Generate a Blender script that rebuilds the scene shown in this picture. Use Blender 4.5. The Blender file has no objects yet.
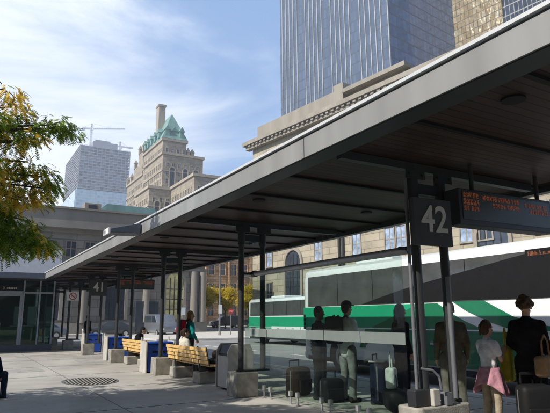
import bpy, bmesh, math, random
from mathutils import Vector, Matrix, Euler, noise as mnoise
random.seed(7)
C = bpy.context.scene.collection
S = bpy.context.scene
R_ = math.radians
PI = math.pi

# ------------------------------------------------------------------ camera
cam_d = bpy.data.cameras.new('camera')
cam = bpy.data.objects.new('camera', cam_d); C.objects.link(cam)
S.camera = cam
cam_d.sensor_width = 36.0
cam_d.lens = 535.0 / 550.0 * 36.0
cam_d.clip_end = 3000; cam_d.clip_start = 0.05
YAW, PITCH, ROLL = R_(30.258), R_(11.75), R_(0.4)
fwd = Vector((math.sin(YAW) * math.cos(PITCH), math.cos(YAW) * math.cos(PITCH), math.sin(PITCH)))
q = fwd.to_track_quat('-Z', 'Y')
cam.matrix_world = Matrix.Translation((0, 0, 1.5)) @ q.to_matrix().to_4x4() @ Matrix.Rotation(-ROLL, 4, 'Z')

# ------------------------------------------------------------------ light
SUN_AZ = R_(262.0)      # compass style: from +Y clockwise
SUN_EL = R_(40.5)
sdir = Vector((math.sin(SUN_AZ) * math.cos(SUN_EL), math.cos(SUN_AZ) * math.cos(SUN_EL), math.sin(SUN_EL)))
W = bpy.data.worlds.new('World'); S.world = W; W.use_nodes = True
nt = W.node_tree; nt.nodes.clear()
def N(tree, typ, **kw):
    n = tree.nodes.new(typ)
    for k, v in kw.items(): setattr(n, k, v)
    return n
out = N(nt, 'ShaderNodeOutputWorld'); bg = N(nt, 'ShaderNodeBackground')
sky = N(nt, 'ShaderNodeTexSky'); sky.sky_type = 'NISHITA'; sky.sun_disc = False
sky.sun_elevation = SUN_EL; sky.sun_rotation = SUN_AZ
sky.air_density = 1.0; sky.dust_density = 1.2; sky.ozone_density = 1.5
bg.inputs['Strength'].default_value = 0.15
tc = N(nt, 'ShaderNodeTexCoord')
mp = N(nt, 'ShaderNodeMapping'); mp.inputs['Scale'].default_value = (1.0, 1.0, 2.6); mp.inputs['Rotation'].default_value = (0.35, 0.25, 0.5)
nz = N(nt, 'ShaderNodeTexNoise'); nz.inputs['Scale'].default_value = 1.9; nz.inputs['Detail'].default_value = 9; nz.inputs['Roughness'].default_value = 0.56; nz.inputs['Distortion'].default_value = 0.5
cr = N(nt, 'ShaderNodeMapRange'); cr.interpolation_type = 'SMOOTHSTEP'
cr.inputs['From Min'].default_value = 0.47; cr.inputs['From Max'].default_value = 0.84; cr.inputs['To Min'].default_value = 0.0
# thicker cloud bank low on the left (north-west) part of the sky
dp = N(nt, 'ShaderNodeVectorMath', operation='DOT_PRODUCT')
bankdir = Vector((math.sin(R_(2)) , math.cos(R_(2)), 0.36)).normalized()
dp.inputs[1].default_value = bankdir
mr = N(nt, 'ShaderNodeMapRange'); mr.interpolation_type = 'SMOOTHSTEP'
mr.inputs['From Min'].default_value = 0.90; mr.inputs['From Max'].default_value = 1.0
mr.inputs['To Min'].default_value = 0.0; mr.inputs['To Max'].default_value = 0.27
ad = N(nt, 'ShaderNodeMath', operation='ADD')
mixc = N(nt, 'ShaderNodeMixRGB'); mixc.inputs['Color2'].default_value = (7.2, 7.6, 8.2, 1)
nt.links.new(tc.outputs['Generated'], mp.inputs['Vector']); nt.links.new(mp.outputs['Vector'], nz.inputs['Vector'])
nt.links.new(tc.outputs['Generated'], dp.inputs[0]); nt.links.new(dp.outputs['Value'], mr.inputs['Value'])
nt.links.new(nz.outputs['Fac'], ad.inputs[0]); nt.links.new(mr.outputs['Result'], ad.inputs[1])
nt.links.new(ad.outputs[0], cr.inputs['Value']); 
veil = N(nt, 'ShaderNodeMixRGB'); veil.inputs['Fac'].default_value = 0.55; veil.inputs['Color2'].default_value = (2.1, 3.55, 6.3, 1)
# haze veil and clouds lie low in the sky; the zenith stays deep blue
sz = N(nt, 'ShaderNodeSeparateXYZ'); nt.links.new(tc.outputs['Generated'], sz.inputs[0])
low = N(nt, 'ShaderNodeMapRange'); low.interpolation_type = 'SMOOTHSTEP'
low.inputs['From Min'].default_value = 0.52; low.inputs['From Max'].default_value = 0.74; low.inputs['To Min'].default_value = 1.0; low.inputs['To Max'].default_value = 0.12
nt.links.new(sz.outputs['Z'], low.inputs['Value'])
vf = N(nt, 'ShaderNodeMath', operation='MULTIPLY'); vf.inputs[1].default_value = 0.6; nt.links.new(low.outputs[0], vf.inputs[0]); nt.links.new(vf.outputs[0], veil.inputs['Fac'])
cf = N(nt, 'ShaderNodeMath', operation='MULTIPLY'); nt.links.new(low.outputs[0], cf.inputs[0]); nt.links.new(cr.outputs['Result'], cf.inputs[1]); nt.links.new(cf.outputs[0], mixc.inputs['Fac'])
nt.links.new(sky.outputs['Color'], veil.inputs['Color1']); nt.links.new(veil.outputs['Color'], mixc.inputs['Color1']); nt.links.new(mixc.outputs['Color'], bg.inputs['Color'])
nt.links.new(bg.outputs['Background'], out.inputs['Surface'])
sl = bpy.data.lights.new('sun', 'SUN'); sl.energy = 5.0; sl.angle = R_(0.53); sl.color = (1.0, 0.95, 0.86)
so = bpy.data.objects.new('sun', sl); C.objects.link(so)
so.rotation_euler = sdir.to_track_quat('Z', 'Y').to_euler()
S.view_settings.view_transform = 'Standard'; S.view_settings.look = 'None'
S.view_settings.exposure = 0.18; S.view_settings.gamma = 1.0; S.view_settings.use_curve_mapping = False
S.render.engine = 'CYCLES'

# ------------------------------------------------------------------ materials
def mat(name, col, rough=0.7, metal=0.0, var=0.12, scale=6.0, bump=0.0, bscale=40.0, spec=0.5, emit=None, streak=False, col2=None, coat=0.0):
    m = bpy.data.materials.new(name); m.use_nodes = True
    t = m.node_tree; b = t.nodes['Principled BSDF']
    b.inputs['Roughness'].default_value = rough; b.inputs['Metallic'].default_value = metal
    b.inputs['Specular IOR Level'].default_value = spec
    b.inputs['Coat Weight'].default_value = coat
    co = N(t, 'ShaderNodeTexCoord')
    n = N(t, 'ShaderNodeTexNoise'); n.inputs['Scale'].default_value = scale; n.inputs['Detail'].default_value = 5
    if streak:
        mpn = N(t, 'ShaderNodeMapping'); mpn.inputs['Scale'].default_value = (1, 1, 0.12)
        t.links.new(co.outputs['Object'], mpn.inputs['Vector']); t.links.new(mpn.outputs['Vector'], n.inputs['Vector'])
    else:
        t.links.new(co.outputs['Object'], n.inputs['Vector'])
    rp = N(t, 'ShaderNodeMapRange'); rp.inputs['From Min'].default_value = 0.3; rp.inputs['From Max'].default_value = 0.7
    t.links.new(n.outputs['Fac'], rp.inputs['Value'])
    mx = N(t, 'ShaderNodeMixRGB')
    a = col2 if col2 else tuple(c * (1 - var) for c in col)
    c_ = col if col2 else tuple(min(1, c * (1 + var)) for c in col)
    mx.inputs['Color1'].default_value = (*a, 1); mx.inputs['Color2'].default_value = (*c_, 1)
    t.links.new(rp.outputs['Result'], mx.inputs['Fac']); t.links.new(mx.outputs['Color'], b.inputs['Base Color'])
    if bump:
        n2 = N(t, 'ShaderNodeTexNoise'); n2.inputs['Scale'].default_value = bscale; n2.inputs['Detail'].default_value = 4
        t.links.new(co.outputs['Object'], n2.inputs['Vector'])
        bp = N(t, 'ShaderNodeBump'); bp.inputs['Strength'].default_value = bump; bp.inputs['Distance'].default_value = 0.02
        t.links.new(n2.outputs['Fac'], bp.inputs['Height']); t.links.new(bp.outputs['Normal'], b.inputs['Normal'])
    if emit:
        b.inputs['Emission Color'].default_value = (*emit[:3], 1); b.inputs['Emission Strength'].default_value = emit[3]
    m['mx'] = mx.name
    return m

def glassmat(name, tint=(0.75, 0.82, 0.8), refl=0.9, rough=0.0):
    m = bpy.data.materials.new(name); m.use_nodes = True
    t = m.node_tree; t.nodes.clear()
    o = N(t, 'ShaderNodeOutputMaterial'); tr = N(t, 'ShaderNodeBsdfTransparent'); g = N(t, 'ShaderNodeBsdfGlossy')
    tr.inputs['Color'].default_value = (*tint, 1); g.inputs['Roughness'].default_value = rough
    g.inputs['Color'].default_value = (refl, refl, refl, 1)
    lw = N(t, 'ShaderNodeLayerWeight'); lw.inputs['Blend'].default_value = 0.5
    pw = N(t, 'ShaderNodeMath', operation='POWER'); pw.inputs[1].default_value = 5.0; t.links.new(lw.outputs['Facing'], pw.inputs[0])
    f = N(t, 'ShaderNodeMapRange'); f.inputs['To Min'].default_value = 0.022; f.inputs['To Max'].default_value = 0.85; t.links.new(pw.outputs[0], f.inputs['Value'])
    mx = N(t, 'ShaderNodeMixShader')
    t.links.new(f.outputs[0], mx.inputs[0]); t.links.new(tr.outputs[0], mx.inputs[1]); t.links.new(g.outputs[0], mx.inputs[2])
    t.links.new(mx.outputs[0], o.inputs['Surface'])
    return m

def gridmat(name, glass, line, sx, sz, lw=0.12, lh=0.25, axis='X', rough=0.12, var=0.25, metal=0.0, wobble=0.0, glass2=None):
    """curtain wall: glass bays sx wide, sz high, separated by lines (object space)."""
    m = bpy.data.materials.new(name); m.use_nodes = True
    t = m.node_tree; b = t.nodes['Principled BSDF']
    co = N(t, 'ShaderNodeTexCoord'); sp = N(t, 'ShaderNodeSeparateXYZ'); t.links.new(co.outputs['Object'], sp.inputs[0])
    def frac(sock, s):
        d = N(t, 'ShaderNodeMath', operation='DIVIDE'); t.links.new(sock, d.inputs[0]); d.inputs[1].default_value = s
        f = N(t, 'ShaderNodeMath', operation='FRACT'); t.links.new(d.outputs[0], f.inputs[0])
        fl = N(t, 'ShaderNodeMath', operation='FLOOR'); t.links.new(d.outputs[0], fl.inputs[0])
        return f.outputs[0], fl.outputs[0]
    fx, ix = frac(sp.outputs[axis], sx); fz, iz = frac(sp.outputs['Z'], sz)
    l1 = N(t, 'ShaderNodeMath', operation='LESS_THAN'); t.links.new(fx, l1.inputs[0]); l1.inputs[1].default_value = lw
    l2 = N(t, 'ShaderNodeMath', operation='LESS_THAN'); t.links.new(fz, l2.inputs[0]); l2.inputs[1].default_value = lh
    mxl = N(t, 'ShaderNodeMath', operation='MAXIMUM'); t.links.new(l1.outputs[0], mxl.inputs[0]); t.links.new(l2.outputs[0], mxl.inputs[1])
    cb = N(t, 'ShaderNodeCombineXYZ'); t.links.new(ix, cb.inputs[0]); t.links.new(iz, cb.inputs[1])
    wn = N(t, 'ShaderNodeTexWhiteNoise'); wn.noise_dimensions = '2D'; t.links.new(cb.outputs[0], wn.inputs['Vector'])
    g2 = glass2 if glass2 else tuple(min(1, c * (1 + var)) for c in glass)
    gm = N(t, 'ShaderNodeMixRGB'); gm.inputs['Color1'].default_value = (*[c * (1 - var) for c in glass], 1); gm.inputs['Color2'].default_value = (*g2, 1)
    t.links.new(wn.outputs['Value'], gm.inputs['Fac'])
    fm = N(t, 'ShaderNodeMixRGB'); t.links.new(mxl.outputs[0], fm.inputs['Fac']); t.links.new(gm.outputs[0], fm.inputs['Color1']); fm.inputs['Color2'].default_value = (*line, 1)
    t.links.new(fm.outputs[0], b.inputs['Base Color'])
    rr = N(t, 'ShaderNodeMapRange'); rr.inputs['To Min'].default_value = rough; rr.inputs['To Max'].default_value = 0.6
    t.links.new(mxl.outputs[0], rr.inputs['Value']); t.links.new(rr.outputs[0], b.inputs['Roughness'])
    b.inputs['Metallic'].default_value = metal
    if wobble:
        n2 = N(t, 'ShaderNodeTexNoise'); n2.inputs['Scale'].default_value = 0.35; t.links.new(co.outputs['Object'], n2.inputs['Vector'])
        bp = N(t, 'ShaderNodeBump'); bp.inputs['Strength'].default_value = wobble; bp.inputs['Distance'].default_value = 1.0
        t.links.new(n2.outputs['Fac'], bp.inputs['Height']); t.links.new(bp.outputs['Normal'], b.inputs['Normal'])
    return m

def slatmat(name, col, pitch=0.14, axis='Y', gap=0.12):
    m = mat(name, col, rough=0.5, var=0.3, scale=1.2, spec=0.2)
    t = m.node_tree; b = t.nodes['Principled BSDF']; mx = t.nodes[m['mx']]
    co = N(t, 'ShaderNodeTexCoord'); sp = N(t, 'ShaderNodeSeparateXYZ'); t.links.new(co.outputs['Object'], sp.inputs[0])
    d = N(t, 'ShaderNodeMath', operation='DIVIDE'); t.links.new(sp.outputs[axis], d.inputs[0]); d.inputs[1].default_value = pitch
    f = N(t, 'ShaderNodeMath', operation='FRACT'); t.links.new(d.outputs[0], f.inputs[0])
    fl = N(t, 'ShaderNodeMath', operation='FLOOR'); t.links.new(d.outputs[0], fl.inputs[0])
    wn = N(t, 'ShaderNodeTexWhiteNoise'); wn.noise_dimensions = '1D'; t.links.new(fl.outputs[0], wn.inputs['W'])
    v = N(t, 'ShaderNodeMapRange'); v.inputs['To Min'].default_value = 0.72; v.inputs['To Max'].default_value = 1.2; t.links.new(wn.outputs['Value'], v.inputs['Value'])
    g = N(t, 'ShaderNodeMath', operation='GREATER_THAN'); t.links.new(f.outputs[0], g.inputs[0]); g.inputs[1].default_value = gap
    gg = N(t, 'ShaderNodeMapRange'); gg.inputs['To Min'].default_value = 0.15; t.links.new(g.outputs[0], gg.inputs['Value'])
    pr = N(t, 'ShaderNodeMath', operation='MULTIPLY'); t.links.new(v.outputs[0], pr.inputs[0]); t.links.new(gg.outputs[0], pr.inputs[1])
    mm = N(t, 'ShaderNodeMixRGB', blend_type='MULTIPLY'); mm.inputs['Fac'].default_value = 1
    t.links.new(mx.outputs[0], mm.inputs['Color1']); t.links.new(pr.outputs[0], mm.inputs['Color2']); t.links.new(mm.outputs[0], b.inputs['Base Color'])
    return m

def coursemat(name, col, course=0.6, depth=0.06, var=0.12, width=1.4):
    """ashlar stone: brick texture on the wall plane, using whichever horizontal axis the wall runs along"""
    m = bpy.data.materials.new(name); m.use_nodes = True
    t = m.node_tree; b = t.nodes['Principled BSDF']; b.inputs['Roughness'].default_value = 0.85
    co = N(t, 'ShaderNodeTexCoord'); sp = N(t, 'ShaderNodeSeparateXYZ'); t.links.new(co.outputs['Object'], sp.inputs[0])
    s = N(t, 'ShaderNodeMath', operation='ADD'); t.links.new(sp.outputs['X'], s.inputs[0]); t.links.new(sp.outputs['Y'], s.inputs[1])
    cb = N(t, 'ShaderNodeCombineXYZ'); t.links.new(s.outputs[0], cb.inputs[0]); t.links.new(sp.outputs['Z'], cb.inputs[1])
    br = N(t, 'ShaderNodeTexBrick'); br.inputs['Scale'].default_value = 1.0
    br.inputs['Brick Width'].default_value = width; br.inputs['Row Height'].default_value = course; br.inputs['Mortar Size'].default_value = 0.02 + course * 0.03
    br.inputs['Color1'].default_value = (*[c * (1 - var) for c in col], 1); br.inputs['Color2'].default_value = (*[min(1, c * (1 + var)) for c in col], 1)
    br.inputs['Mortar'].default_value = (*[c * 0.66 for c in col], 1)
    t.links.new(cb.outputs[0], br.inputs['Vector'])
    n = N(t, 'ShaderNodeTexNoise'); n.inputs['Scale'].default_value = 0.5; n.inputs['Detail'].default_value = 6; t.links.new(co.outputs['Object'], n.inputs['Vector'])
    v = N(t, 'ShaderNodeMapRange'); v.inputs['From Min'].default_value = 0.3; v.inputs['From Max'].default_value = 0.7; v.inputs['To Min'].default_value = 0.78; v.inputs['To Max'].default_value = 1.12
    t.links.new(n.outputs['Fac'], v.inputs['Value'])
    mm = N(t, 'ShaderNodeMixRGB', blend_type='MULTIPLY'); mm.inputs['Fac'].default_value = 1
    t.links.new(br.outputs['Color'], mm.inputs['Color1']); t.links.new(v.outputs[0], mm.inputs['Color2']); t.links.new(mm.outputs[0], b.inputs['Base Color'])
    bp = N(t, 'ShaderNodeBump'); bp.inputs['Strength'].default_value = 0.6; bp.inputs['Distance'].default_value = depth; bp.invert = True
    t.links.new(br.outputs['Fac'], bp.inputs['Height']); t.links.new(bp.outputs['Normal'], b.inputs['Normal'])
    return m

M = {}
M['plaza'] = mat('plaza_concrete', (0.40, 0.38, 0.34), rough=0.85, var=0.14, scale=0.7, bump=0.35, bscale=60)
M['road'] = mat('asphalt', (0.25, 0.247, 0.24), rough=0.85, var=0.15, scale=0.4, bump=0.3, bscale=80)
M['paint'] = mat('road_paint', (0.7, 0.7, 0.66), rough=0.7)
M['kerb'] = mat('kerb_concrete', (0.5, 0.48, 0.44), rough=0.85, var=0.1)
M['base'] = mat('cast_concrete', (0.30, 0.285, 0.25), rough=0.9, var=0.3, scale=5, bump=0.3, bscale=50)
M['steel'] = mat('charcoal_steel', (0.032, 0.034, 0.036), rough=0.42, var=0.15, scale=3, spec=0.35)
M['fascia'] = mat('pale_metal', (0.29, 0.29, 0.285), rough=0.4, var=0.15, scale=2.2, streak=True, metal=0.15, bump=.12, bscale=1.3)
M['fasciatop'] = mat('bright_flashing', (0.62, 0.63, 0.64), rough=0.4, metal=0.2, var=0.04)
M['soffit'] = slatmat('soffit_slats', (0.060, 0.037, 0.027), pitch=0.12, axis='Y')
M['dark'] = mat('dark_metal', (0.022, 0.023, 0.026), rough=0.45, var=0.2)
M['black'] = mat('black_plastic', (0.010, 0.010, 0.011), rough=0.6, spec=0.2)
M['blue_dark'] = mat('slate_blue_metal', (0.07, 0.085, 0.115), rough=0.4, var=0.1)
M['signgrey'] = mat('sign_charcoal', (0.045, 0.045, 0.045), rough=0.6)
M['signtext'] = mat('sign_grey_letters', (0.55, 0.55, 0.52), rough=0.6, var=0.04)
M['white'] = mat('white_enamel', (0.8, 0.8, 0.79), rough=0.35, var=0.03)
M['red'] = mat('red_enamel', (0.55, 0.03, 0.03), rough=0.4, var=0.05)
M['led'] = mat('amber_led', (0.16, 0.05, 0.02), emit=(1.0, 0.25, 0.08, 0.08), rough=0.5)
M['ledpanel'] = mat('led_panel', (0.055, 0.055, 0.045), rough=0.3)
M['tfin'] = mat('tower_fin', (0.42, 0.42, 0.41), rough=.5, var=.1)
M['chrome'] = mat('brushed_steel', (0.42, 0.42, 0.43), rough=0.34, metal=0.35, var=0.08)
M['conduit'] = mat('galvanised_conduit', (0.17, 0.175, 0.19), rough=0.5, metal=0.3)
M['wood'] = mat('bench_wood', (0.60, 0.39, 0.14), rough=0.55, var=0.25, scale=9, streak=False)
M['glass'] = glassmat('screen_glass', (0.80, 0.86, 0.83))
M['shopglass'] = glassmat('shop_glass', (0.62, 0.74, 0.70))
M['frost'] = mat('frosted_band', (0.24, 0.28, 0.27), rough=0.6, var=0.05)
_t = M['frost'].node_tree; _b = _t.nodes['Principled BSDF']; _b.inputs['Alpha'].default_value = 0.62
M['bluebin'] = mat('recycling_blue', (0.015, 0.08, 0.42), rough=0.4, var=0.08)
M['bingrey'] = mat('bin_beige_panel', (0.45, 0.43, 0.39), rough=0.6, var=0.1)
M['buswhite'] = mat('bus_white_paint', (0.74, 0.76, 0.76), rough=0.22, var=0.04, coat=0.4)
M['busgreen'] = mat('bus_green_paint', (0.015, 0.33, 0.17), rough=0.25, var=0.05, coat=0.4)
M['busgreen_shaded'] = mat('bus_shaded_green_paint', (0.012, 0.16, 0.075), rough=0.25, var=0.05, coat=0.4)  # darker copy of the bus green, shade put into the colour
M['busglass'] = mat('bus_tinted_glass', (0.075, 0.078, 0.078), rough=0.08, var=0.2, scale=2, spec=0.6)
M['tyre'] = mat('rubber', (0.02, 0.02, 0.02), rough=0.8)
M['stone'] = coursemat('station_limestone', (0.37, 0.325, 0.24), course=0.8, width=2.2)
M['stonep'] = mat('station_limestone_plain', (0.28, 0.25, 0.205), rough=0.85, var=0.15, scale=0.8, streak=True)
M['grey'] = coursemat('grey_limestone', (0.23, 0.212, 0.185), course=0.9, width=2.6)
M['greyp'] = mat('grey_limestone_plain', (0.225, 0.208, 0.183), rough=0.9, var=0.18, scale=0.4, streak=True)
M['cream'] = coursemat('hotel_limestone', (0.34, 0.29, 0.22), course=1.2, width=3.0)
M['creamp'] = mat('hotel_trim', (0.36, 0.31, 0.24), rough=0.85, var=0.15, scale=0.3, streak=True)
M['copper'] = mat('copper_verdigris', (0.16, 0.285, 0.255), rough=0.6, var=0.25, scale=0.4, streak=True)
M['brick'] = coursemat('tan_brick', (0.50, 0.31, 0.16), course=0.5, width=1.2, var=0.3)
M['winglass'] = mat('window_glass', (0.04, 0.05, 0.065), rough=0.08, var=0.3, scale=0.7, spec=0.8)
M['winblue'] = mat('window_glass_blue', (0.30, 0.38, 0.50), rough=0.1, var=0.45, scale=1.6, spec=0.8)
M['winlit'] = mat('window_glass_yellow', (0.50, 0.46, 0.22), rough=0.3, var=0.5, scale=1.2)
M['condo'] = mat('raw_concrete', (0.30, 0.31, 0.33), rough=0.9, var=0.1, scale=0.1)
M['bark'] = mat('bark', (0.10, 0.08, 0.06), rough=0.9, var=0.3, scale=12, bump=0.6, bscale=30)
M['crane'] = mat('crane_paint', (0.30, 0.33, 0.38), rough=0.6)
M['skin'] = mat('skin', (0.50, 0.30, 0.21), rough=0.55, var=0.06)
M['brownskin'] = mat('brown_skin', (0.16, 0.085, 0.05), rough=0.55, var=0.06)
M['bluegrey_door'] = mat('door_frame_grey', (0.30, 0.34, 0.38), rough=0.4)
def add_stains(m, scale=2.2, dark=.62):
    t = m.node_tree; b = t.nodes['Principled BSDF']; mx = t.nodes[m['mx']]
    co = N(t, 'ShaderNodeTexCoord'); v = N(t, 'ShaderNodeTexVoronoi'); v.inputs['Scale'].default_value = scale; t.links.new(co.outputs['Object'], v.inputs['Vector'])
    r1 = N(t, 'ShaderNodeMapRange'); r1.inputs['From Min'].default_value = .03; r1.inputs['From Max'].default_value = .08; r1.inputs['To Min'].default_value = dark; t.links.new(v.outputs['Distance'], r1.inputs['Value'])
    n = N(t, 'ShaderNodeTexNoise'); n.inputs['Scale'].default_value = .33; n.inputs['Detail'].default_value = 8; n.inputs['Roughness'].default_value = .65; t.links.new(co.outputs['Object'], n.inputs['Vector'])
    r2 = N(t, 'ShaderNodeMapRange'); r2.inputs['From Min'].default_value = .35; r2.inputs['From Max'].default_value = .62; r2.inputs['To Min'].default_value = .74; r2.inputs['To Max'].default_value = 1.05; t.links.new(n.outputs['Fac'], r2.inputs['Value'])
    p = N(t, 'ShaderNodeMath', operation='MULTIPLY'); t.links.new(r1.outputs[0], p.inputs[0]); t.links.new(r2.outputs[0], p.inputs[1])
    mm = N(t, 'ShaderNodeMixRGB', blend_type='MULTIPLY'); mm.inputs['Fac'].default_value = 1
    t.links.new(mx.outputs[0], mm.inputs['Color1']); t.links.new(p.outputs[0], mm.inputs['Color2']); t.links.new(mm.outputs[0], b.inputs['Base Color'])
add_stains(M['plaza']); add_stains(M['road'], 1.3, .8)
def cloth(name, c): 
    if name not in M: M[name] = mat(name, c, rough=0.6, var=0.45, scale=28, bump=1.0, bscale=55, spec=0.2, streak=True) if 'hair' in name else mat(name, c, rough=0.95, var=0.25, scale=9, bump=0.9, bscale=11, spec=0.06)
    return M[name]

# ------------------------------------------------------------------ mesh builder
class MB:
    def __init__(s): s.v = []; s.f = []; s.mi = []
    def add(s, vs, fs, mi=0):
        o = len(s.v); s.v += [tuple(v) for v in vs]; s.f += [tuple(i + o for i in f) for f in fs]; s.mi += [mi] * len(fs)
    def box(s, x0, y0, z0, x1, y1, z1, mi=0):
        if x0 > x1: x0, x1 = x1, x0
        if y0 > y1: y0, y1 = y1, y0
        if z0 > z1: z0, z1 = z1, z0
        s.add([(x0,y0,z0),(x1,y0,z0),(x1,y1,z0),(x0,y1,z0),(x0,y0,z1),(x1,y0,z1),(x1,y1,z1),(x0,y1,z1)],
              [(0,3,2,1),(4,5,6,7),(0,1,5,4),(1,2,6,5),(2,3,7,6),(3,0,4,7)], mi); return s
    def tube(s, a, b, r0, r1=None, n=10, caps=True, mi=0):
        a, b = Vector(a), Vector(b); r1 = r0 if r1 is None else r1
        d = (b - a); 
        if d.length < 1e-6: return s
        d.normalize(); u = d.orthogonal().normalized(); w = d.cross(u)
        vs = []
        for p, r in ((a, r0), (b, r1)):
            for i in range(n):
                t = 2 * PI * i / n; vs.append(p + u * math.cos(t) * r + w * math.sin(t) * r)
        fs = [(i, (i + 1) % n, n + (i + 1) % n, n + i) for i in range(n)]
        if caps: fs += [tuple(range(n - 1, -1, -1)), tuple(range(n, 2 * n))]
        s.add(vs, fs, mi); return s
    def prism(s, poly, axis, a, b, mi=0):
        """poly: 2D points; extruded along axis ('X','Y','Z') from a to b"""
        def P(p, t):
            return {'X': (t, p[0], p[1]), 'Y': (p[0], t, p[1]), 'Z': (p[0], p[1], t)}[axis]
        n = len(poly); vs = [P(p, a) for p in poly] + [P(p, b) for p in poly]
        s.add(vs, [tuple(range(n)), tuple(range(2 * n - 1, n - 1, -1))] + [(i, n + i, n + (i + 1) % n, (i + 1) % n) for i in range(n)], mi); return s
    def ball(s, c, r, n=12, m=8, mi=0, sc=(1, 1, 1)):
        c = Vector(c); vs = [c + Vector((0, 0, r * sc[2]))]
        for j in range(1, m):
            ph = PI * j / m
            for i in range(n):
                th = 2 * PI * i / n
                vs.append(c + Vector((r * sc[0] * math.sin(ph) * math.cos(th), r * sc[1] * math.sin(ph) * math.sin(th), r * sc[2] * math.cos(ph))))
        vs.append(c - Vector((0, 0, r * sc[2])))
        fs = [(0, 1 + i, 1 + (i + 1) % n) for i in range(n)]
        for j in range(m - 2):
            for i in range(n):
                a = 1 + j * n + i; b_ = 1 + j * n + (i + 1) % n; fs.append((a, a + n, b_ + n, b_))
        L = len(vs) - 1; k = 1 + (m - 2) * n
        fs += [(L, k + (i + 1) % n, k + i) for i in range(n)]
        s.add(vs, fs, mi); return s
    def build(s, name, m, parent=None, loc=(0, 0, 0), rz=0, bevel=0, smooth=False, seg=2):
        me = bpy.data.meshes.new(name); me.from_pydata(s.v, [], s.f)
        ms = m if isinstance(m, (list, tuple)) else [m]
        for x in ms: me.materials.append(x)
        if len(ms) > 1: me.polygons.foreach_set('material_index', s.mi)
        bm = bmesh.new(); bm.from_mesh(me); bmesh.ops.recalc_face_normals(bm, faces=bm.faces)
        if bevel:
            es = [e for e in bm.edges if len(e.link_faces) == 2 and e.calc_face_angle(0) > 0.6]
            bmesh.ops.bevel(bm, geom=es, offset=bevel, segments=seg, profile=0.5, affect='EDGES', clamp_overlap=True)
        bm.to_mesh(me); bm.free()
        if smooth:
            for p in me.polygons: p.use_smooth = True
            try: me.set_sharp_from_angle(angle=0.7)
            except Exception: pass
        o = bpy.data.objects.new(name, me); C.objects.link(o)
        o.location = loc; o.rotation_euler = (0, 0, rz)
        if parent: o.parent = parent
        return o
def B(*a, mi=0): return MB().box(*a, mi=mi)
def tag(o, label=None, cat=None, group=None, kind=None):
    if label: o['label'] = label
    if cat: o['category'] = cat
    if group: o['group'] = group
    if kind: o['kind'] = kind
    return o
def thing(name, label, cat, loc=(0, 0, 0), rz=0, group=None):
    o = bpy.data.objects.new(name, None); C.objects.link(o); o.location = loc; o.rotation_euler = (0, 0, rz)
    return tag(o, label, cat, group)
def copy_thing(root, loc, rz=None, label=None):
    r = root.copy(); C.objects.link(r); r.location = loc
    if rz is not None: r.rotation_euler = (0, 0, rz)
    if label: r['label'] = label
    def rec(a, b):
        for ch in a.children:
            c = ch.copy(); C.objects.link(c); c.parent = b; rec(ch, c)
    rec(root, r); return r
def text_mesh(txt, size, name, m, parent, loc, rot, extrude=0.004, bold=0.0, sx=1.0):
    cu = bpy.data.curves.new(name, 'FONT'); cu.body = txt; cu.size = size; cu.extrude = extrude; cu.align_x = 'CENTER'; cu.align_y = 'CENTER'; cu.offset = bold
    o = bpy.data.objects.new(name, cu); C.objects.link(o)
    dg = bpy.context.evaluated_depsgraph_get(); dg.update()
    me = bpy.data.meshes.new_from_object(o.evaluated_get(dg)); me.name = name
    bpy.data.objects.remove(o)
    me.materials.clear(); me.materials.append(m)
    o = bpy.data.objects.new(name, me); C.objects.link(o); o.parent = parent; o.location = loc; o.rotation_euler = rot; o.scale = (sx, 1, 1)
    return o

# ================================================================== GROUND
def sheet(name, poly, z, m, th=None):
    mb = MB()
    if th: mb.prism(poly, 'Z', z - th, z)
    else: mb.add([(x, y, z) for x, y in poly], [tuple(range(len(poly)))])
    o = mb.build(name, m); tag(o, kind='structure'); return o
sheet('ground', [(-900, -900), (1200, -900), (1200, 1500), (-900, 1500)], -0.16, M['road'])
# asphalt lanes are the ground sheet; the raised plaza has a kerb
EDGE = 9.1
sheet('plaza', [(-60, -30), (EDGE - .18, -30), (EDGE - .18, 40), (-60, 40)], 0.0, M['plaza'], th=0.155)
kb = MB().box(EDGE - .18, -30, -.155, EDGE, 40.2, 0.004); kb.box(-60, 40, -.155, EDGE - .18, 40.2, .004)
tag(kb.build('kerb', M['kerb'], bevel=0.02), kind='structure')
# paving joints in the plaza
pm = MB()
for (x, y, w, d) in ((.9, 17.6, 1.5, 1.1), (3.9, 20.2, 1.2, 1.6), (2.2, 24.5, 2.2, 1.0)): pm.box(x, y, -.01, x + w, y + d, .0036)
tag(pm.build('paving_patches', mat('patch', (.31, .30, .275), rough=.9, var=.2, scale=3, bump=.4)), kind='structure')
jm = MB()
for i in range(-3, 14):
    if i * 3.2 < 40: jm.box(-25, i * 3.2, -.01, EDGE - .2, i * 3.2 + .018, 0.004)
for i in range(-4, 4): jm.box(i * 3.0 - .4, -12, -.01, i * 3.0 - .382, 39.9, 0.0045)
tag(jm.build('paving_joints', mat('joint', (0.16, 0.155, 0.14), rough=0.9)), kind='structure')
# traffic island and far pavement
isl = MB(); isl.prism([(13, 40), (24, 39), (31, 46), (30, 58), (17, 58), (12.5, 48)], 'Z', -.155, 0.0)
tag(isl.build('traffic_island', M['kerb'], bevel=0.03), kind='structure')
fp = MB().box(-60, 56, -.155, 12, 60.5, 0.0); fp.box(33, 30, -.155, 48, 64, 0); fp.box(30, 88, -.155, 90, 110, 0)
tag(fp.build('pavement', M['plaza']), kind='structure')
lm = MB()
for i in range(9): lm.box(13.4, 4 + i * 5, -.154, 13.52, 6.8 + i * 5, -.154 + .002)
lm.box(9.55, -10, -.154, 9.65, 38, -.152)
tag(lm.build('lane_markings', M['paint']), kind='structure')

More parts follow.
